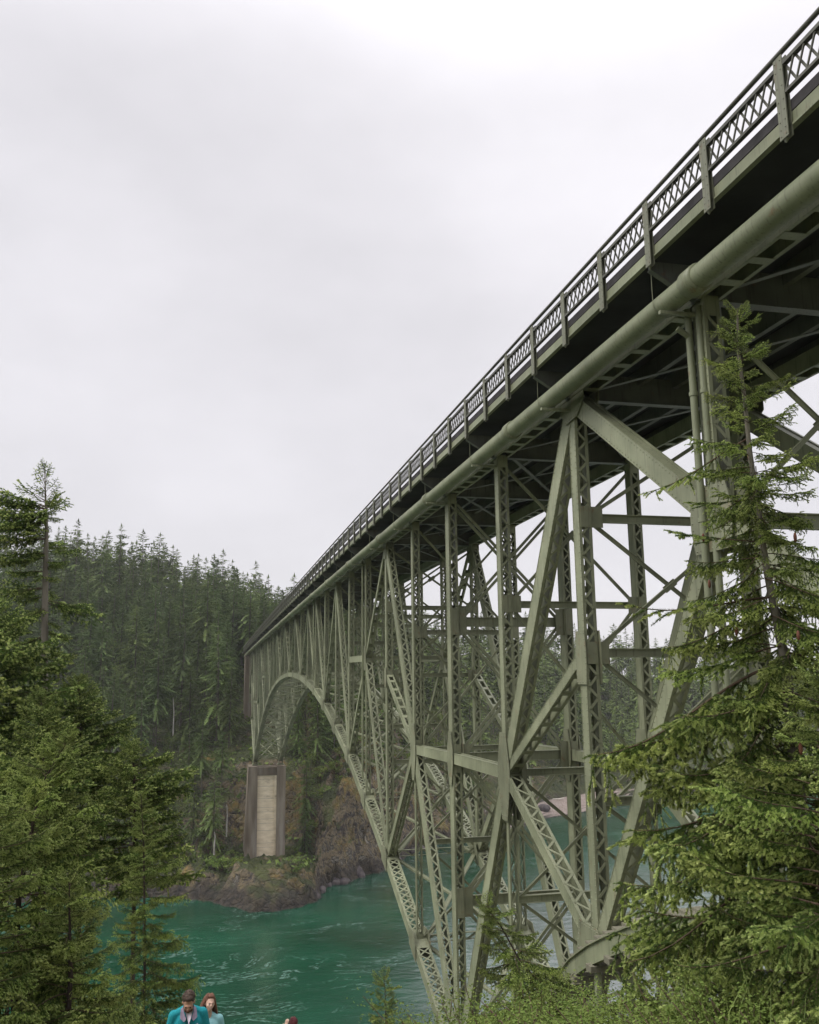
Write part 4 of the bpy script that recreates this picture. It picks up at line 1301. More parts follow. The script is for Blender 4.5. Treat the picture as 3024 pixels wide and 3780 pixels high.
def make_bough(seed, L=1.3, droop=.35, lift=.25, fan=.42, hang=.5, dens=520, nl=.023, nw=.0078, young=.9, bare=.12, full=1.0):
    """spruce bough along +X, z up; wood mesh in slot 0, old needles 1, fresh growth 2, cones 3"""
    r = np.random.default_rng(seed)
    wood = MB()
    NV, NM = [], []
    def spine(t): return np.array([L * t, .05 * L * math.sin(3 * t + seed), L * (-droop * t * t * (1.25 - t * .55) + lift * t ** 3 * .8)])
    pts = [spine(t) for t in np.linspace(0, 1, 9)]
    wood.tube(pts, [.0075 * L * (1 - .85 * t) + .0015 for t in np.linspace(0, 1, 9)], 5, 0, False)
    def shoot(a, dirv, ln, order):
        """a twig with needles, fresh tip at the end; recursion for side twigs"""
        dirv = dirv / np.linalg.norm(dirv)
        mid = a + dirv * ln * .5 - np.array([0, 0, .05 * ln * hang]); e = mid + dirv * ln * .5 - np.array([0, 0, .16 * ln * hang])
        if order < 2 and ln > .09:
            wood.tube([a, mid, e], [.0026, .002, .0012], 3, 0, False)
        tip = min(.12, ln * .7)
        cut = e - (e - mid) / np.linalg.norm(e - mid) * tip
        fresh = r.random() < young
        needle_fill(a, mid, r, NV, NM, 1, dens, nl, nw)
        needle_fill(mid, cut, r, NV, NM, 1, dens, nl, nw)
        needle_fill(cut, e, r, NV, NM, 2 if fresh else 1, dens * (2.0 if fresh else 1.3), nl * .85, nw * (1.4 if fresh else 1))
        if order < 2:
            k = int(ln / .056 * full)
            for j in range(k):
                t = (j + r.uniform(.2, .8)) / k
                if t < .12: continue
                b = a + (mid - a) * min(1, t * 2) if t < .5 else mid + (e - mid) * (t * 2 - 1)
                sd = np.cross(dirv, [0, 0, 1.]); sd /= np.linalg.norm(sd) + 1e-6
                sg = 1 if j % 2 else -1
                nd = dirv * .75 + sd * sg * r.uniform(.5, .9) + np.array([0, 0, r.uniform(-.45, .15) * hang - .1 * hang])
                l2 = ln * r.uniform(.22, .42) * (1.15 - t * .6) + .025
                shoot(b, nd, min(l2, .16), order + 1)
    k = int(L / .062 * full)
    for j in range(k):
        t = bare + (1 - bare) * (j + r.uniform(.2, .8)) / k
        a = spine(t); dv = spine(min(1, t + .03)) - spine(t - .03); dv /= np.linalg.norm(dv)
        sg = 1 if j % 2 else -1
        sd = np.array([0, 1., 0])
        env = (0.35 + 1.3 * t) * (1 - t) ** .55 if t < .8 else (1 - t) ** .5 * .9
        ln = L * fan * (env * r.uniform(.6, 1.15)) + .05
        nd = dv * r.uniform(.6, .9) + sd * sg * r.uniform(.6, .95) + np.array([0, 0, r.uniform(-.55, .1) * hang])
        shoot(a, nd, ln, 0)
        if r.random() < .55 * hang:     # hanging twig
            shoot(a, dv * .3 + np.array([r.normal() * .15, r.normal() * .2, -1.]), L * r.uniform(.08, .22), 1)
    for q in range(8):
        t0, t1 = .35 + .65 * q / 8, .35 + .65 * (q + 1) / 8
        needle_fill(spine(t0), spine(t1), r, NV, NM, 2 if q > 6 else 1, dens, nl, nw)
    shoot(spine(1.), spine(1.) - spine(.93), .08, 2)
    nwv = len(wood.v)
    wq = np.array(wood.v); wf = []
    for f in wood.f:
        for i in range(1, len(f) - 1): wf.append((f[0], f[i], f[i + 1]))
    N = np.concatenate(NV); nm = np.concatenate(NM)
    V = np.concatenate([wq, N]); Fc = np.concatenate([np.array(wf), nwv + np.arange(len(N)).reshape(-1, 3)])
    mi = np.concatenate([np.zeros(len(wf), int), nm])
    return np_mesh('bough', V, Fc, [M['twig'], M['needle'], M['needle_new']], mi)

BOUGH = [make_bough(1, 1.3, .40, .25, hang=.9), make_bough(2, 1.3, .45, .35, .36), make_bough(3, 1.1, .3, .2, .45, hang=1.0), make_bough(4, 1.5, .55, .30, .34, .8),
         make_bough(5, 1.2, .38, .4, .40, .6), make_bough(6, 0.8, .1, .15, .45, .3, young=.8)]
SPARSE = [make_bough(11, 1.2, .22, .2, .30, .5, 420, full=.55, bare=.3), make_bough(12, 1.0, .3, .3, .33, .6, 420, full=.5, bare=.25), make_bough(13, 0.7, .05, .1, .42, .3, 460, full=.7, young=.9, bare=.35)]
COARSE = [make_bough(21, 1.3, .30, .25, .40, .5, 190, .036, .016, .45, .1, .75), make_bough(22, 1.3, .42, .35, .36, .6, 190, .036, .016, .45, .1, .75), make_bough(23, 1.1, .2, .15, .42, .4, 190, .036, .016, .45, .15, .75)]
THIN = [make_bough(31, 1.3, .15, .2, .30, .4, 170, .036, .016, .4, .35, .42), make_bough(32, 1.1, .28, .3, .30, .5, 170, .036, .016, .4, .3, .40)]
print('bough tris', [len(m.polygons) for m in BOUGH + SPARSE + COARSE])

def trunk_obj(t, path, radii, seg=10, bark='bark'):
    b = MB(); b.tube(path, radii, seg)
    return link('trunk', b.mesh('trunk', M[bark]), t)

def bough_at(t, p, az, pitch, scale, me, roll=0.0, name='bough'):
    """p, az in world; local bough points along +X"""
    mw = Matrix.Translation(Vector(p) - t.location) @ Matrix.Rotation(az, 4, 'Z') @ Matrix.Rotation(-pitch, 4, 'Y') @ Matrix.Rotation(roll, 4, 'X') @ Matrix.Scale(scale, 4)
    return link(name, me, t, mw)

def spruce(label, path, radii, n, length_fn, seed, meshes, pitch_fn, az_bias=None, zmin=0.0, cones=0, group=None, cat='tree', name='spruce_tree', mult=1.55):
    """path: list of trunk points bottom to top"""
    r = np.random.default_rng(seed)
    path = [Vector(p) for p in path]
    n = int(n * mult)
    t = empty(name, path[0], label, cat, group)
    slim = .62 if ('crooked' in label or 'bare grey' in label) else .25
    trunk_obj(t, path, [q * slim for q in radii], bark='bark_grey' if slim > .5 else 'bark_dark')
    cum = [0]
    for a, b in zip(path[:-1], path[1:]): cum.append(cum[-1] + (b - a).length)
    H = cum[-1]
    def at(h):
        for i in range(len(path) - 1):
            if h <= cum[i + 1]: return path[i].lerp(path[i + 1], (h - cum[i]) / (cum[i + 1] - cum[i]))
        return path[-1].copy()
    az = r.uniform(0, 6.28)
    for k in range(n):
        f = zmin + (1 - zmin) * (1 - (1 - (k + r.uniform(0, 1)) / n) ** 1.22)
        az += 2.4 + r.normal() * .35
        L = length_fn(f, az) * r.uniform(.75, 1.2)
        if L < .06: continue
        if az_bias and r.random() < az_bias(az, f): continue
        me = meshes[r.integers(len(meshes))]
        bl = max(v.co.x for v in (me.vertices[0], me.vertices[40])) if False else {True: 1.0}.get(False, 1.25)
        bough_at(t, at(f * H), az, pitch_fn(f) + r.normal() * .12, L / bl, me, r.normal() * .2)
    # leader shoot
    for q in range(5):
        bough_at(t, at(H * (.985 - .012 * q)), q * 1.3, 1.2 - .22 * q, .22 + .03 * q, BOUGH[5], 0)
    if cones:
        b = MB()
        for _ in range(cones):
            f = r.uniform(max(zmin, .25), .9); a = r.uniform(0, 6.28); L = length_fn(f, a) * r.uniform(.5, .95)
            p = at(f * H) + Vector((math.cos(a) * L, math.sin(a) * L, -.12 * L + r.uniform(-.1, .05)))
            b.ball(p, (.016, .016, .042), 6, 5)
        link('cones', b.mesh('cones', M['cone']), t, None, 'stuff').matrix_parent_inverse = Matrix.Translation(-t.location)
    return t

# right-hand spruce beside the bridge
rp = [ray(2990, 3900) * 8.5, ray(2955, 3000) * 8.5, ray(2900, 2450) * 8.5, ray(2830, 2100) * 8.5, ray(2795, 1850) * 8.5, ray(2768, 1660) * 8.5, ray(2750, 1480) * 8.5, ray(2727, 1300) * 8.5, ray(2722, 1145) * 8.5]
rp[0] = Vector((rp[0].x, rp[0].y, float(near_h(rp[0].x, rp[0].y)) - .2))
rt_len = lambda f, az: np.interp(f, [0, .15, .35, .5, .62, .72, .82, .92, 1], [1.4, 1.45, 1.3, 1.05, .78, .55, .42, .32, .12])
RS = spruce('tall ragged spruce with a bare crooked top in front of the bridge at right', rp, [.14, .10, .07, .05, .038, .034, .028, .022, .012], 112, rt_len, 3, BOUGH, lambda f: np.interp(f, [0, .5, .65, .8, 1], [-.15, -.25, -.2, .2, .8]), cones=14, zmin=.04)
rr_ = np.random.default_rng(8)
# long sparse side boughs of the upper trunk
for (u0, v0, u1, v1, dd) in ((2795, 1840, 2420, 1960, 0), (2760, 1620, 2450, 1880, -.1), (2790, 1790, 3010, 1810, .1), (2785, 2000, 2300, 2060, -.15), (2830, 2120, 3024, 2010, .1), (2850, 2200, 2270, 2390, -.3), (2735, 1370, 2600, 1360, 0), (2740, 1330, 2870, 1290, 0), (2730, 1230, 2620, 1250, 0), (2760, 1500, 2940, 1440, 0), (2725, 1190, 2810, 1200, 0), (2760, 1520, 2660, 1480, 0), (2840, 2150, 3030, 2230, 0), (2880, 2450, 2220, 2840, -.5), (2900, 2600, 2150, 2970, -.5), (2920, 2900, 2290, 3200, -.6), (2920, 2750, 2350, 3060, -.8), (2900, 2550, 2500, 2750, -1.0), (2920, 2850, 2600, 3150, -1.1), (2870, 2380, 2500, 2420, .1)):
    p = ray(u0, v0) * 8.5; q = ray(u1, v1) * (8.5 + dd)
    d = q - p
    me = SPARSE[rr_.integers(3)] if v1 < 2450 else BOUGH[rr_.integers(5)]
    L0 = 1.15 if v1 < 2450 else 1.5
    bough_at(RS, p, math.atan2(d.y, d.x), math.asin(d.z / d.length) + .22, d.length / L0, me, rr_.normal() * .2)

for q in range(28):
    t_ = rr_.uniform(.36, .60)
    v = 3000 - (3000 - 1145) * t_ * 1.15
    u = float(np.interp(v, [1145, 1480, 1850, 2100, 2450, 3000], [2722, 2750, 2795, 2830, 2900, 2955]))
    a = rr_.uniform(0, 6.28)
    bough_at(RS, ray(u, v) * 8.5, a, rr_.uniform(-.75, -.15), rr_.uniform(.28, .62), (SPARSE + BOUGH[:3])[rr_.integers(6)], rr_.normal() * .4)
# second spruce low at the right edge
r2 = [ray(3060, 3950) * 7.0, ray(3040, 3300) * 7.0, ray(3035, 2750) * 7.0, ray(3030, 2450) * 7.0]
r2[0].z = float(near_h(r2[0].x, r2[0].y)) - .2
spruce('bushy dark spruce at the right edge, its lower boughs over the grass', r2, [.11, .09, .05, .012], 60, lambda f, a: np.interp(f, [0, .3, .7, 1], [1.25, 1.15, .75, .1]), 12, BOUGH, lambda f: np.interp(f, [0, 1], [-.15, .4]), cones=6)

# left group
gz = lambda p: Vector((p.x, p.y, float(near_h(p.x, p.y)) - .3))
def stem(us, D, rad):
    pts = [ray(u, v) * D for (u, v) in us]
    b = gz(pts[0])
    return [b] + pts[1:], rad
pth, rad = stem([(60, 4000), (70, 3300), (150, 2900), (260, 2720)], 9.0, [.13, .09, .035, .006])
spruce('bushy spruce with pale upturned tips at the left edge', pth, rad, 80, lambda f, a: np.interp(f, [0, .2, .5, .8, 1], [.70, .74, .76, .5, .12]), 21, BOUGH, lambda f: np.interp(f, [0, .6, 1], [-.05, .12, .7]), mult=2.2)
pth, rad = stem([(-120, 4000), (-120, 3200), (-60, 2760)], 8.0, [.12, .09, .012])
spruce('dark dense spruce cut by the left edge of the view', pth, rad, 60, lambda f, a: np.interp(f, [0, .3, .8, 1], [.9, .85, .5, .1]), 22, BOUGH, lambda f: np.interp(f, [0, 1], [-.1, .5]), mult=2.0)
pth, rad = stem([(530, 4100), (535, 3500), (530, 3100), (520, 2930)], 17.0, [.10, .08, .045, .012])
spruce('slim dark young spruce standing against the water behind the couple', pth, rad, 70, lambda f, a: np.interp(f, [0, .3, .6, .85, 1], [.80, .66, .48, .30, .09]) * (1.35 if math.cos(a) > .75 else 1), 23, BOUGH[:5] + COARSE, lambda f: np.interp(f, [0, .6, 1], [-.15, .1, .6]), mult=2.7)
pth, rad = stem([(250, 4000), (260, 3600), (255, 3250)], 8.2, [.10, .07, .012])
spruce('low spreading spruce in the bottom left corner', pth, rad, 60, lambda f, a: np.interp(f, [0, .3, .75, 1], [.85, .8, .5, .12]) * (.8 if math.cos(a) > .6 else 1), 27, BOUGH, lambda f: np.interp(f, [0, 1], [-.12, .5]), mult=2.3)
# tall tree with a bare grey trunk, 25 m away
pth, rad = stem([(140, 3500), (150, 2890), (163, 2500), (167, 2150), (172, 1960), (165, 1740)], 25.0, [.22, .18, .15, .12, .075, .012])
pth[0].z = pth[1].z - 6
TT = spruce('tall wind-flagged fir with a bare grey trunk rising above the left hillside', pth, rad, 34, lambda f, a: np.interp(f, [0, .35, .5, .55], [1.6, 1.5, .9, 0]), 24, COARSE, lambda f: -.08, zmin=.05)
ttr = np.random.default_rng(91)
for (u0, v0, u1, v1) in ((166, 1760, 152, 1697), (166, 1750, 174, 1700), (167, 1790, 129, 1722), (167, 1780, 187, 1724), (169, 1810, 125, 1754), (169, 1830, 108, 1788), (170, 1815, 198, 1776), (172, 1835, 222, 1796), (171, 1850, 58, 1808), (171, 1860, 110, 1830),
        (172, 1870, 0, 1826), (172, 1880, -20, 1850), (172, 1880, 228, 1846), (172, 1870, 212, 1832), (172, 1905, 0, 1892), (171, 1915, -40, 1905), (172, 1900, 210, 1885), (171, 1905, 216, 1932), (170, 1930, 0, 1946), (170, 1940, -60, 1960), (171, 1930, 186, 1955), (172, 1850, 60, 1862), (172, 1895, 70, 1915),
        (170, 1960, 60, 1990), (169, 1990, -20, 2000), (169, 2020, 240, 2018), (169, 2035, 290, 2040), (168, 2040, 40, 2050), (168, 2060, -40, 2080), (168, 2075, 250, 2085), (168, 2110, 20, 2120), (168, 2140, 215, 2150), (168, 2170, -30, 2190), (167, 2200, 60, 2230), (167, 2215, 330, 2240), (167, 2225, 375, 2275), (167, 2260, 20, 2300), (166, 2330, 260, 2360), (166, 2350, 40, 2390), (166, 2400, 290, 2452), (165, 2430, 60, 2470),
        (170, 1975, 120, 1990), (169, 2000, 205, 2012), (169, 2040, 110, 2062), (168, 2090, 215, 2100), (168, 2120, 120, 2150), (168, 2180, 210, 2200), (167, 2240, 110, 2270), (167, 2290, 220, 2320), (172, 1880, 130, 1900), (172, 1890, 150, 1920), (171, 1910, 110, 1950), (172, 1860, 195, 1870), (171, 1925, 190, 1915), (170, 1950, 100, 1975)):
    for q in range(2 if v0 < 1866 else 2 if u1 > 172 else 3):
        p = ray(u0, v0) * 25; e = ray(u1 + ttr.normal() * 8, v1 + ttr.normal() * 8) * (25 + ttr.normal() * .5)
        d = e - p
        bough_at(TT, p, math.atan2(d.y, d.x), math.asin(d.z / d.length) + .1, d.length / 1.3, COARSE[ttr.integers(3)] if v0 > 1865 else THIN[ttr.integers(2)], ttr.normal() * .4)
# mid-distance trees filling the left side
for (us, D, n, ln, sd, lab) in (
        ([(-60, 3300), (-50, 2700), (-40, 2230)], 23, 95, [2.2, 2.2, 1.7, .4], 41, 'broad dark fir behind the left edge spruces'),
        ([(300, 3300), (305, 2800), (290, 2500)], 24, 85, [1.3, 1.5, 1.2, .2], 42, 'rounded mid green fir right of the tall bare trunk'),
        ([(500, 3500), (500, 3000), (490, 2740)], 20, 60, [1.2, 1.3, 1.0, .2], 43, 'short fir with pale tips below the far forest'),
        ([(160, 3500), (170, 3000), (150, 2560)], 19, 85, [1.3, 1.4, 1.0, .2], 44, 'mid green fir around the foot of the tall trunk'),
        ([(640, 3500), (650, 3200), (660, 2960)], 30, 70, [2.4, 2.1, 1.2, .2], 45, 'small fir low on the left bank in front of the rocks')):
    pts = [ray(u, v) * D for (u, v) in us]; pts[0].z = pts[1].z - 4
    if lab.startswith('small fir'): continue
    tr_ = spruce(lab, pts, [.2, .14, .02], n, lambda f, a, ln=ln: np.interp(f, [0, .3, .75, 1], ln), sd, COARSE, lambda f: np.interp(f, [0, .6, 1], [-.15, .05, .6]), zmin=.5 if lab.startswith('short') else .15 if lab.startswith('broad') else .52, mult=2.0)
    if lab.startswith('short'):
        for (u0, v0, u1, v1) in ((492, 2790, 475, 2735), (494, 2830, 640, 2803), (495, 2880, 728, 2862), (496, 2900, 600, 2880), (497, 2930, 690, 2930), (494, 2850, 380, 2830), (498, 2960, 620, 2985), (496, 2900, 400, 2920)):
            for q in range(3):
                p = ray(u0, v0) * D; e = ray(u1 + ttr.normal() * 14, v1 + ttr.normal() * 14) * (D + ttr.normal() * .4); d = e - p
                bough_at(tr_, p, math.atan2(d.y, d.x), math.asin(d.z / d.length) + .15, d.length / 1.3, COARSE[ttr.integers(3)], ttr.normal() * .4)
# little conifers near the bottom edge
pth, rad = stem([(1425, 4000), (1425, 3750), (1420, 3615)], 13.0, [.05, .035, .008])
spruce('small young fir sapling at the bottom edge against the water', pth, rad, 46, lambda f, a: np.interp(f, [0, .4, .8, 1], [.75, .55, .25, .06]), 25, BOUGH, lambda f: np.interp(f, [0, 1], [0, .6]))
pth, rad = stem([(2050, 4000), (1960, 3620), (1850, 3420), (1790, 3340)], 11.0, [.06, .05, .03, .01])
spruce('dark leaning hemlock in front of the foot of the truss', pth, rad, 62, lambda f, a: np.interp(f, [0, .4, .7, 1], [1.0, .85, .5, .12]), 26, BOUGH[:5], lambda f: np.interp(f, [0, 1], [-.25, .2]))

# ------------------------------------------------------------------ bushes, grass and flowers on the near bluff
def leaf_bush(seed, H=1.1, W=.8, n=1500, leaf=.045, stems=26):
    n = int(n * 2.6); leaf *= .55
    r = np.random.default_rng(seed)
    wood = MB(); tips = []
    for k in range(stems):
        a = r.uniform(0, 6.28); q = r.uniform(.15, 1) * W
        top = np.array([math.cos(a) * q, math.sin(a) * q, H * r.uniform(.55, 1.05)])
        mid = top * np.array([.35, .35, .6]) + r.normal(size=3) * .04
        wood.tube([(0, 0, -.1), mid, top], [.012, .008, .003], 4, 0, False)
        tips.append((mid, top))
    V = []; nm = []
    for k in range(n):
        m, t = tips[r.integers(stems)]
        f = r.random() ** .7
        c = m + (t - m) * f * 1.08 + r.normal(size=3) * np.array([.11, .11, .08]) * (1.1 - .4 * f)
        d = r.normal(size=3); d[2] = d[2] * .4 + .1; d /= np.linalg.norm(d)
        up = np.array([0, 0, 1.]) + r.normal(size=3) * .5
        s = np.cross(d, up); s /= np.linalg.norm(s) + 1e-6
        u = np.cross(s, d)
        L = leaf * r.uniform(.6, 1.3)
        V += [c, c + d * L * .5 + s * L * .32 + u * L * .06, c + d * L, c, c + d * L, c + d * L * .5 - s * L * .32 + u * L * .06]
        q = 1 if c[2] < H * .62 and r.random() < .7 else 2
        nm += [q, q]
    wf = []
    for f in wood.f:
        for i in range(1, len(f) - 1): wf.append((f[0], f[i], f[i + 1]))
    nw = len(wood.v); V = np.array(V)
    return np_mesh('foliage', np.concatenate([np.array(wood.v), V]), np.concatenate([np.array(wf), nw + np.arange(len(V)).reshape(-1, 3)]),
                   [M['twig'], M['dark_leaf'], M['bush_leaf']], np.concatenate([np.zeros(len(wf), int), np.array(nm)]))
BUSH = [leaf_bush(1), leaf_bush(2, 1.3, .7, 1700), leaf_bush(3, .9, 1.0, 1600, .04), leaf_bush(4, 1.5, .6, 1700, .05)]
br_ = np.random.default_rng(77)
spots = []
for (u, v, D) in ((1650, 3720, 9.5), (1780, 3660, 9.5), (1900, 3740, 9.0), (1980, 3680, 10), (2080, 3720, 9.0), (2160, 3670, 9.5), (2250, 3720, 8.5), (2330, 3670, 8.5), (2420, 3720, 7.5), (2520, 3640, 7.5),
                  (2150, 3780, 7.5), (1850, 3800, 7.8), (2000, 3800, 7.6), (2300, 3800, 7.0), (2620, 3740, 6.5), (2740, 3700, 6.5), (2860, 3740, 6.2), (1740, 3790, 8.5), (2960, 3720, 6.2), (1560, 3790, 9.2), (2450, 3800, 6.6)):
    p = ray(u, v) * D
    spots.append((p, D))
wh = ('beside the footbridge girder', 'under the right spruce', 'at the bottom edge below the truss')
for k, (p, D) in enumerate(spots):
    g = float(near_h(p.x, p.y)); h = p.z - g
    m = BUSH[k % 4]; base_h = (1.1, 1.3, .9, 1.5)[k % 4]
    z0 = max(g - .05, p.z - base_h * 1.25)
    sc = min(1.6, max(.75, (p.z - z0) / base_h))
    w = wh[1] if p.x > 2.95 else wh[0] if p.x > 2.3 else wh[2]
    t = empty('bush', (p.x, p.y, p.z - base_h * sc), 'leafy bright green bush ' + w, 'bush', 'bushes ' + w)
    stem_len = t.location.z - g
    link('foliage', m, t, Matrix.Rotation(br_.uniform(0, 6.28), 4, 'Z') @ Matrix.Scale(sc, 4))
    if stem_len > .05:
        b = MB()
        for q in range(5):
            a = br_.uniform(0, 6.28)
            b.tube([(math.cos(a) * .12, math.sin(a) * .12, -stem_len - .1), (0, 0, .05)], [.014, .01], 4)
        link('stems', b.mesh('stems', M['twig']), t, None, 'stuff')

# tall grass heads on the right
def grass_clump(seed, n, h, spread, droop=.35, w=.006):
    r = np.random.default_rng(seed); V = []; F_ = []
    for k in range(n):
        a = r.uniform(0, 6.28); q = spread * r.random() ** .5
        b0 = np.array([math.cos(a) * q, math.sin(a) * q, 0.]); hh = h * r.uniform(.45, 1.1)
        d = np.array([r.normal(), r.normal(), 0]); d /= np.linalg.norm(d); s = np.array([-d[1], d[0], 0]) * w
        pts = [b0, b0 + np.array([0, 0, hh * .5]) + d * hh * droop * .15, b0 + np.array([0, 0, hh * .85]) + d * hh * droop * .5, b0 + np.array([0, 0, hh * .97]) + d * hh * droop * 1.0]
        i = len(V)
        for p, f in zip(pts, (1, .9, .6, .15)): V += [p - s * f, p + s * f]
        for j in range(3): F_.append((i + 2 * j, i + 2 * j + 1, i + 2 * j + 3, i + 2 * j + 2))
    return np_mesh('grass', V, F_, [M['grass']])
for k, (u, v, D, h, n, lab) in enumerate(((2720, 3560, 6.3, 1.0, 22, 'tall seeding grass tuft rising in front of the right spruce'), (2650, 3680, 6.2, .8, 40, 'arching grass tuft at the bottom edge below the right spruce'),
                                          (2850, 3700, 6.0, .7, 40, 'pale grass tuft near the bottom right corner'), (2480, 3720, 6.6, .7, 45, 'grass tuft among the bushes left of the tall seeding grass'))):
    p = ray(u, v) * D; g = float(near_h(p.x, p.y))
    hh = max(h, p.z - g)
    me = grass_clump(60 + k, n, hh, .16, .25 + .1 * (k % 2))
    o = link('grass_tuft', me); o.location = (p.x, p.y, g - .02); tag(o, lab, 'grass')
# short turf over the bluff
gr2 = np.random.default_rng(99); n = 26000
x = gr2.uniform(-6, 9, n); y = gr2.uniform(1.5, 16, n); z = near_h(x, y)
a = gr2.uniform(0, 6.28, n); h = gr2.uniform(.06, .28, n); w = .006
d = np.stack([np.cos(a), np.sin(a), 0 * a], -1)
B = np.stack([x, y, z - .01], -1)
V = np.stack([B - d * w, B + d * w, B + np.stack([-d[:, 1] * h * .4, d[:, 0] * h * .4, h], -1)], 1).reshape(-1, 3)
tag(link('turf', np_mesh('turf', V, np.arange(3 * n).reshape(-1, 3), [M['grass']])), 'short rough grass covering the near bluff', 'grass', None, 'stuff')

# ------------------------------------------------------------------ people
def plain(name, c, rough=.7, c2=None, scale=30):
    return noisy(name, c, c2 or tuple(q * .8 for q in c), scale, rough)
M['skin'] = plain('skin', (0.46, 0.27, 0.19), .55, (0.40, 0.22, 0.15))
M['skin_f'] = plain('fair_skin', (0.60, 0.40, 0.30), .55, (0.52, 0.33, 0.25))
M['teal'] = noisy('teal_fleece', (0.010, 0.20, 0.235), (0.016, 0.27, 0.30), 60, .9, .4, 140)
M['paleteal'] = noisy('pale_teal_jacket', (0.18, 0.40, 0.42), (0.26, 0.48, 0.49), 12, .7, .2, 40)
M['greycollar'] = plain('grey_lilac_collar', (0.26, 0.22, 0.28), .9)
M['white_tee'] = plain('white_cotton', (0.66, 0.60, 0.66), .9)
M['jeans'] = plain('dark_jeans', (0.03, 0.045, 0.08), .9)
M['hair_d'] = noisy('dark_brown_hair', (0.035, 0.022, 0.015), (0.085, 0.055, 0.038), 40, .6, .6, 90)
M['hair_r'] = noisy('auburn_hair', (0.085, 0.034, 0.02), (0.19, 0.085, 0.05), 30, .55, .6, 90, None, 6, .3, (1, 1, .25))
M['hair_m'] = noisy('dark_red_hair', (0.06, 0.012, 0.016), (0.14, 0.025, 0.03), 30, .55, .6, 90)
M['beard'] = plain('stubble', (0.12, 0.075, 0.055), .8)
M['black'] = plain('black_plastic', (0.012, 0.012, 0.014), .25)
M['white_eye'] = plain('eye', (0.7, 0.68, 0.65), .4)
M['teeth'] = plain('teeth', (0.75, 0.72, 0.68), .4)
M['lip'] = plain('lip', (0.42, 0.15, 0.13), .5)
M['shoe'] = plain('shoe', (0.05, 0.04, 0.04), .7)

def capsule(b, p, q, r0, r1, seg=10):
    p, q = Vector(p), Vector(q)
    b.tube([p, q], [r0, r1], seg); b.ball(p, r0, seg, 6); b.ball(q, r1, seg, 6)

def remesh(mb, name, mats, voxel, smooth=3, color_fn=None):
    """fuse overlapping volumes into one continuous skin"""
    me = mb.mesh(name + '_raw', mats[0])
    o = bpy.data.objects.new(name + '_raw', me); col.objects.link(o)
    m = o.modifiers.new('r', 'REMESH'); m.mode = 'VOXEL'; m.voxel_size = voxel; m.use_smooth_shade = True
    s = o.modifiers.new('s', 'SMOOTH'); s.iterations = smooth; s.factor = .5
    dg = bpy.context.evaluated_depsgraph_get()
    out = bpy.data.meshes.new_from_object(o.evaluated_get(dg)); out.name = name
    bpy.data.objects.remove(o); bpy.data.meshes.remove(me)
    out.materials.clear()
    for q in mats: out.materials.append(q)
    n = len(out.polygons)
    out.polygons.foreach_set('use_smooth', np.ones(n, bool))
    if color_fn is not None:
        c = np.empty(n * 3); out.polygons.foreach_get('center', c); c = c.reshape(-1, 3)
        out.polygons.foreach_set('material_index', color_fn(c).astype(np.int32))
    return out

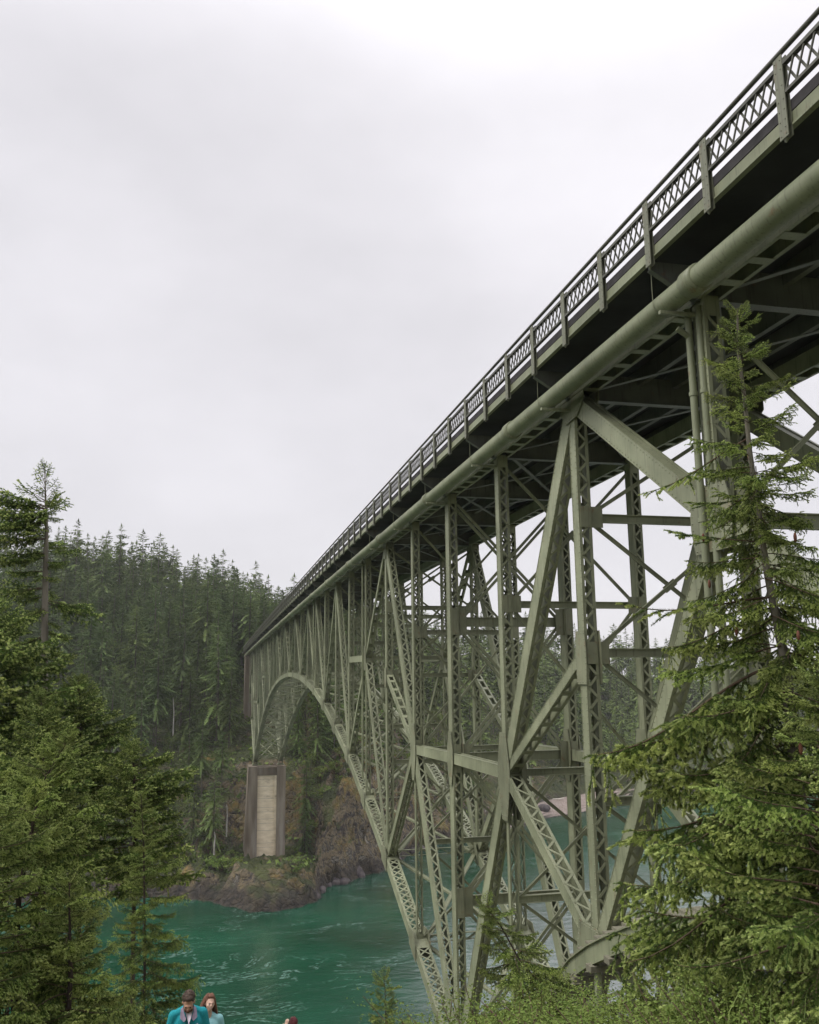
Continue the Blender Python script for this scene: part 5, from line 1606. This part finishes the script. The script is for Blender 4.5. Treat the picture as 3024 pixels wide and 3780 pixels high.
def person(label, loc, facing, H, female, skin, hair, jacket, arms, head_pitch, head_yaw, head_roll=0., beard=False, long_hair=False, smile=False, tee=None, collar=None, group=None):
    """facing: angle about Z, 0 = towards -Y. arms: for each side (elbow, wrist) in body space"""
    t = empty('person', loc, label, 'person', group, facing)
    k = H / 1.80
    S = lambda *p: Vector(p) * k
    sh = .165 if female else .188
    b = MB()
    hip = .095
    for s in (-1, 1):     # legs and feet
        capsule(b, S(s * hip, 0, .90), S(s * (hip + .01), -.01, .50), .088 * k, .058 * k)
        capsule(b, S(s * (hip + .01), -.01, .50), S(s * (hip + .015), .02, .09), .056 * k, .038 * k)
        capsule(b, S(s * (hip + .015), .03, .045), S(s * (hip + .03), -.15, .035), .042 * k, .034 * k)
    b.ball(S(0, 0, .96), (.165 * k, .115 * k, .13 * k), 14, 10)
    b.ball(S(0, .0, 1.12), (.14 * k, .10 * k, .17 * k), 14, 10)
    b.ball(S(0, -.005, 1.30), ((.155 if female else .175) * k, (.115 if female else .12) * k, .17 * k), 14, 10)
    capsule(b, S(-sh * .9, .01, 1.415), S(-.03, .015, 1.455), .052 * k, .056 * k); capsule(b, S(sh * .9, .01, 1.415), S(.03, .015, 1.455), .052 * k, .056 * k)
    neck_top = S(0, -.03, 1.56) if head_pitch < .4 else S(0, -.055, 1.505)
    capsule(b, S(0, .01, 1.44), neck_top, .058 * k, .052 * k)
    hands = []
    for s, (el, wr) in zip((-1, 1), arms):
        p0 = S(s * sh, .01, 1.41); e = S(*el); w = S(*wr)
        capsule(b, p0, e, .050 * k, .040 * k); capsule(b, e, w, .040 * k, .027 * k)
        d = (w - e).normalized()
        side = d.cross(Vector((0, -1, 0)));
        side = side.normalized() if side.length > .1 else Vector((1, 0, 0))
        nrm = side.cross(d)
        palm = w + d * .05 * k
        b.ball(palm, (.036 * k, .036 * k, .026 * k), 8, 6)
        for f in range(4):
            o = palm + side * ((f - 1.5) * .019 * k) + d * .03 * k
            ln = (.072, .082, .078, .060)[f] * k
            m_ = o + d * ln * .5; tp = m_ + (d * .7 + nrm * .6).normalized() * ln * .5
            capsule(b, o, m_, .0095 * k, .009 * k, 6); capsule(b, m_, tp, .009 * k, .0075 * k, 6)
        th = w + d * .025 * k + side * .026 * k * s
        capsule(b, th, th + (d * .6 + side * s * .7).normalized() * .05 * k, .011 * k, .009 * k, 6)
    # head, turned about the neck
    hm = Matrix.Translation(neck_top) @ Matrix.Rotation(head_yaw, 4, 'Z') @ Matrix.Rotation(head_roll, 4, 'Y') @ Matrix.Rotation(head_pitch, 4, 'X')
    hs = k * (1.0 if not female else .96)
    def Hp(x, y, z): return hm @ (Vector((x, y, z)) * hs)
    rot = hm.to_3x3()
    b.ball(Hp(0, .012, .135), (.074 * hs, .094 * hs, .094 * hs), 16, 12, 0, rot)
    b.ball(Hp(0, -.030, .085), (.060 * hs, .070 * hs, .082 * hs), 14, 10, 0, rot)
    b.ball(Hp(0, -.062, .028), (.032 * hs, .028 * hs, .026 * hs), 10, 8, 0, rot)         # chin
    b.ball(Hp(0, -.085, .122), (.044 * hs, .018 * hs, .012 * hs), 10, 6, 0, rot)         # brow
    b.ball(Hp(0, -.108, .085), (.013 * hs, .018 * hs, .018 * hs), 8, 6, 0, rot)          # nose tip
    capsule(b, Hp(0, -.094, .112), Hp(0, -.110, .088), .009 * hs, .011 * hs, 6)
    for s in (-1, 1):
        b.ball(Hp(s * .040, -.070, .078), (.020 * hs, .016 * hs, .018 * hs), 8, 6, 0, rot)   # cheek
        b.ball(Hp(s * .077, .004, .095), (.010 * hs, .020 * hs, .030 * hs), 8, 6, 0, rot)   # ear
    body = remesh(b, 'body', [skin, M['jeans'], M['shoe']], .0085, 3, lambda c: np.where(c[:, 2] < .075 * k, 2, np.where(c[:, 2] < .98 * k, 1, 0)))
    link('body', body, t, Matrix.Identity(4))
    # eyes, brows, mouth
    e = MB()
    for s in (-1, 1):
        if not (head_pitch > .4):
            e.ball(Hp(s * .030, -.0865, .105), (.013 * hs, .008 * hs, .0075 * hs), 8, 6, 0, rot)
            e.ball(Hp(s * .030, -.0935, .105), (.0058 * hs, .003 * hs, .0058 * hs), 8, 6, 1, rot)
        else:
            e.ball(Hp(s * .030, -.089, .104), (.014 * hs, .006 * hs, .004 * hs), 8, 6, 1, rot)
        e.ball(Hp(s * .031, -.099, .124), (.019 * hs, .006 * hs, .0042 * hs), 8, 6, 2, rot)
    link('eyes', e.mesh('eyes', [M['white_eye'], M['black'], hair]), t, Matrix.Identity(4))
    e = MB()
    e.ball(Hp(0, -.094, .050), ((.029 if smile else .023) * hs, .009 * hs, (.0085 if smile else .006) * hs), 10, 6, 0, rot)
    if smile: e.ball(Hp(0, -.0985, .051), (.022 * hs, .006 * hs, .0042 * hs), 8, 6, 1, rot)
    link('mouth', e.mesh('mouth', [M['lip'], M['teeth']]), t, Matrix.Identity(4))
    # hair
    h = MB()
    rh = random.Random(int(H * 1000))
    h.ball(Hp(0, .024, .152), (.082 * hs, .096 * hs, .088 * hs), 16, 12, 0, rot)
    h.ball(Hp(0, -.028, .203), (.060 * hs, .050 * hs, .030 * hs), 12, 8, 0, rot)
    for q in range(70):
        a = rh.uniform(0, 6.28); zt = rh.uniform(.15, .24); rr = .078 * math.sqrt(max(.05, 1 - ((zt - .15) / .095) ** 2))
        p = Hp(math.cos(a) * rr, .02 + math.sin(a) * rr * 1.15, zt)
        if math.sin(a) < -.35 and zt < .205: continue
        h.ball(p, .016 * hs, 6, 4)
    if long_hair:
        for q in range(46):
            a = rh.uniform(-.38, math.pi + .38)
            x, y = math.cos(a) * .078, .028 + math.sin(a) * .085
            p0 = Hp(x, y, rh.uniform(.12, .19)); out = Vector((x, max(y, -.02) * .6, 0)).normalized()
            L = rh.uniform(.20, .34) * hs
            wob = Vector((rh.uniform(-.02, .02), rh.uniform(-.02, .02), 0))
            p1 = p0 + rot @ (out * .03) + Vector((0, 0, -L * .5)) + wob
            p2 = p0 + rot @ (out * .055) + Vector((0, 0, -L)) + wob * 2
            h.tube([p0, p1, p2], [.020 * hs, .022 * hs, .010 * hs], 6)
    link('hair', remesh(h, 'hair', [hair], .007, 1), t, Matrix.Identity(4))
    if beard:
        h = MB()
        for s in (-1, 0, 1):
            h.ball(Hp(s * .036, -.060 - .014 * (s == 0), .030 + .014 * abs(s)), (.026 * hs, .030 * hs, .027 * hs), 10, 8, 0, rot)
        h.ball(Hp(0, -.098, .064), (.030 * hs, .010 * hs, .007 * hs), 10, 6, 0, rot)
        for s in (-1, 1): h.ball(Hp(s * .058, -.022, .058), (.012 * hs, .028 * hs, .036 * hs), 8, 6, 0, rot)
        link('beard', remesh(h, 'beard', [M['beard']], .006, 2), t, Matrix.Identity(4))
    # jacket
    j = MB()
    g = .020 * k
    j.ball(S(0, 0, .96), (.185 * k, .140 * k, .10 * k), 14, 10)
    j.ball(S(0, .0, 1.10), (.165 * k, .125 * k, .20 * k), 14, 10)
    j.ball(S(0, -.005, 1.29), ((.178 if female else .205) * k, .142 * k, .18 * k), 16, 12)
    capsule(j, S(-sh * .9, .012, 1.415), S(-.03, .02, 1.465), .062 * k, .066 * k); capsule(j, S(sh * .9, .012, 1.415), S(.03, .02, 1.465), .062 * k, .066 * k)
    capsule(j, S(0, .035, 1.42), S(0, .035, 1.52), .075 * k, .066 * k)
    for s, (el, wr) in zip((-1, 1), arms):
        p0 = S(s * sh, .01, 1.41); ee = S(*el); w = S(*wr)
        capsule(j, p0, ee, .072 * k, .058 * k); capsule(j, ee, w + (ee - w).normalized() * .03 * k, .057 * k, .040 * k)
        d = (ee - p0).normalized()
        for q in range(3):      # sleeve folds
            c = ee + d * (-.03 + .03 * q) * k + Vector((0, -.03, 0)) * k
            j.ball(c, (.05 * k, .03 * k, .012 * k), 8, 6)
    jm = remesh(j, 'jacket', [jacket], .010, 2)
    link('jacket', jm, t, Matrix.Identity(4))
    if tee is not None:       # open neck: shirt front and collar flaps lying on the jacket
        f = MB()
        pts = [(-.062, 1.515), (.062, 1.515), (.028, 1.42), (.003, 1.335), (-.022, 1.42)]
        ys = [-.095, -.095, -.150, -.170, -.150]
        f.add([S(x, y, z) for (x, z), y in zip(pts, ys)] + [S(x, y + .035, z) for (x, z), y in zip(pts, ys)], [(0, 1, 2, 4), (4, 2, 3)] + [(i, (i + 1) % 5, 5 + (i + 1) % 5, 5 + i) for i in range(5)], 0, True)
        link('shirt', f.mesh('shirt', tee), t, Matrix.Identity(4))
        for s in (-1, 1):
            f = MB()
            pq = [(s * .070, -.045, 1.525), (s * .100, -.062, 1.505), (s * .112, -.135, 1.415), (s * .060, -.160, 1.375), (s * .034, -.162, 1.41), (s * .062, -.110, 1.47)]
            n_ = len(pq)
            f.add([S(*q) for q in pq] + [S(q[0], q[1] + .014, q[2]) for q in pq], [tuple(range(n_)), tuple(range(n_, 2 * n_))[::-1]] + [(i, n_ + i, n_ + (i + 1) % n_, (i + 1) % n_) for i in range(n_)])
            link('collar_flap', f.mesh('collar_flap', collar), t, Matrix.Identity(4))
    return t, S, k

def stand(p, H, eye=.105):
    """ground point for a person whose eyes are at p"""
    return Vector((p.x, p.y, p.z - H * .93))
mp_ = ray(698, 3650) * 14.0
man, S, k = person('bearded man in a turquoise quarter zip fleece looking down', (mp_.x, mp_.y, float(near_h(mp_.x, mp_.y))), R(4), 1.82, False, M['skin'], M['hair_d'], M['teal'],
                [((-.255, .02, 1.16), (-.14, -.22, 1.02)), ((.255, .02, 1.16), (.12, -.22, 1.02))], .50, -.12, 0, beard=True, tee=M['white_tee'], collar=M['greycollar'])
man.location.z = mp_.z - 1.73 * 1.82 / 1.8
wp_ = ray(766, 3666) * 14.7
wom, S2, k2 = person('smiling woman with long auburn hair in a pale teal jacket beside the man', (wp_.x + .02, wp_.y, 0), R(8), 1.68, True, M['skin_f'], M['hair_r'], M['paleteal'],
                [((-.23, .03, 1.16), (-.12, -.20, 1.05)), ((.235, .03, 1.15), (.20, -.12, .92))], -.10, .10, .14, long_hair=True, smile=True)
wom.location.z = wp_.z - 1.80 * 1.68 / 1.8
tp_ = ray(1083, 3756) * 17.8
third, S3, k3 = person('person with dark red hair just showing at the bottom edge', (tp_.x, tp_.y, 0), R(170), 1.65, True, M['skin_f'], M['hair_m'], M['black'],
                [((-.25, -.05, 1.16), (-.10, -.22, 1.10)), ((.27, -.06, 1.30), (.17, -.16, 1.57))], .1, .2, 0)
third.location.z = tp_.z - 1.80 * 1.65 / 1.8
# sunglasses hung on the man's collar
sg = empty('sunglasses', man.location + Matrix.Rotation(R(4), 3, 'Z') @ (Vector((-.01, -.175, 1.32)) * k), 'dark sunglasses hanging from the front of the turquoise fleece', 'sunglasses', None, R(4))
for s in (0, 1):
    b = MB(); b.ball((.004 * s, -.006 - .012 * s, -.028 - .035 * s + .03), (.024, .007, .030), 10, 8); link('lens', b.mesh('lens', M['black']), sg, Matrix.Identity(4))
b = MB(); b.tube([(-.02, 0, .02), (-.022, .02, .06), (-.02, .03, .09)], .004, 5); b.tube([(.02, 0, .02), (.022, .02, .06), (.02, .03, .09)], .004, 5); b.tube([(-.02, 0, .02), (.02, 0, .02)], .005, 5)
link('frame', b.mesh('frame', M['black']), sg, Matrix.Identity(4))
# small swoosh-like stitched mark on the chest of the fleece
b = MB()
c = [Vector((x, -.158 - .0 * x, z)) * k for x, z in ((.085, 1.332), (.093, 1.326), (.104, 1.329), (.122, 1.340), (.103, 1.334), (.094, 1.331))]
b.add([q + Vector((0, -.006, 0)) for q in c] + [q + Vector((0, .006, 0)) for q in c], [(0, 1, 5), (1, 2, 4, 5), (2, 3, 4)] + [(i, (i + 1) % 6, 6 + (i + 1) % 6, 6 + i) for i in range(6)])
link('chest_mark', b.mesh('chest_mark', M['white_tee']), man, Matrix.Identity(4))

# ------------------------------------------------------------------ misty air
hz = MB(); hz.box(-1300, 1500, -300, 1600, -150, 190)
hm_, hn, hl, hp = new_mat('mist')
hn.remove(hp)
pv = hn.new('ShaderNodeVolumePrincipled')
pv.inputs['Color'].default_value = (0.93, 0.94, 0.96, 1)
pv.inputs['Density'].default_value = 0.00014
hl.new(pv.outputs[0], hn['Material Output'].inputs['Volume'])
hz_o = hz.build('haze', hm_)
tag(hz_o, 'thin mist softening the far hillside', 'mist', None, 'stuff')
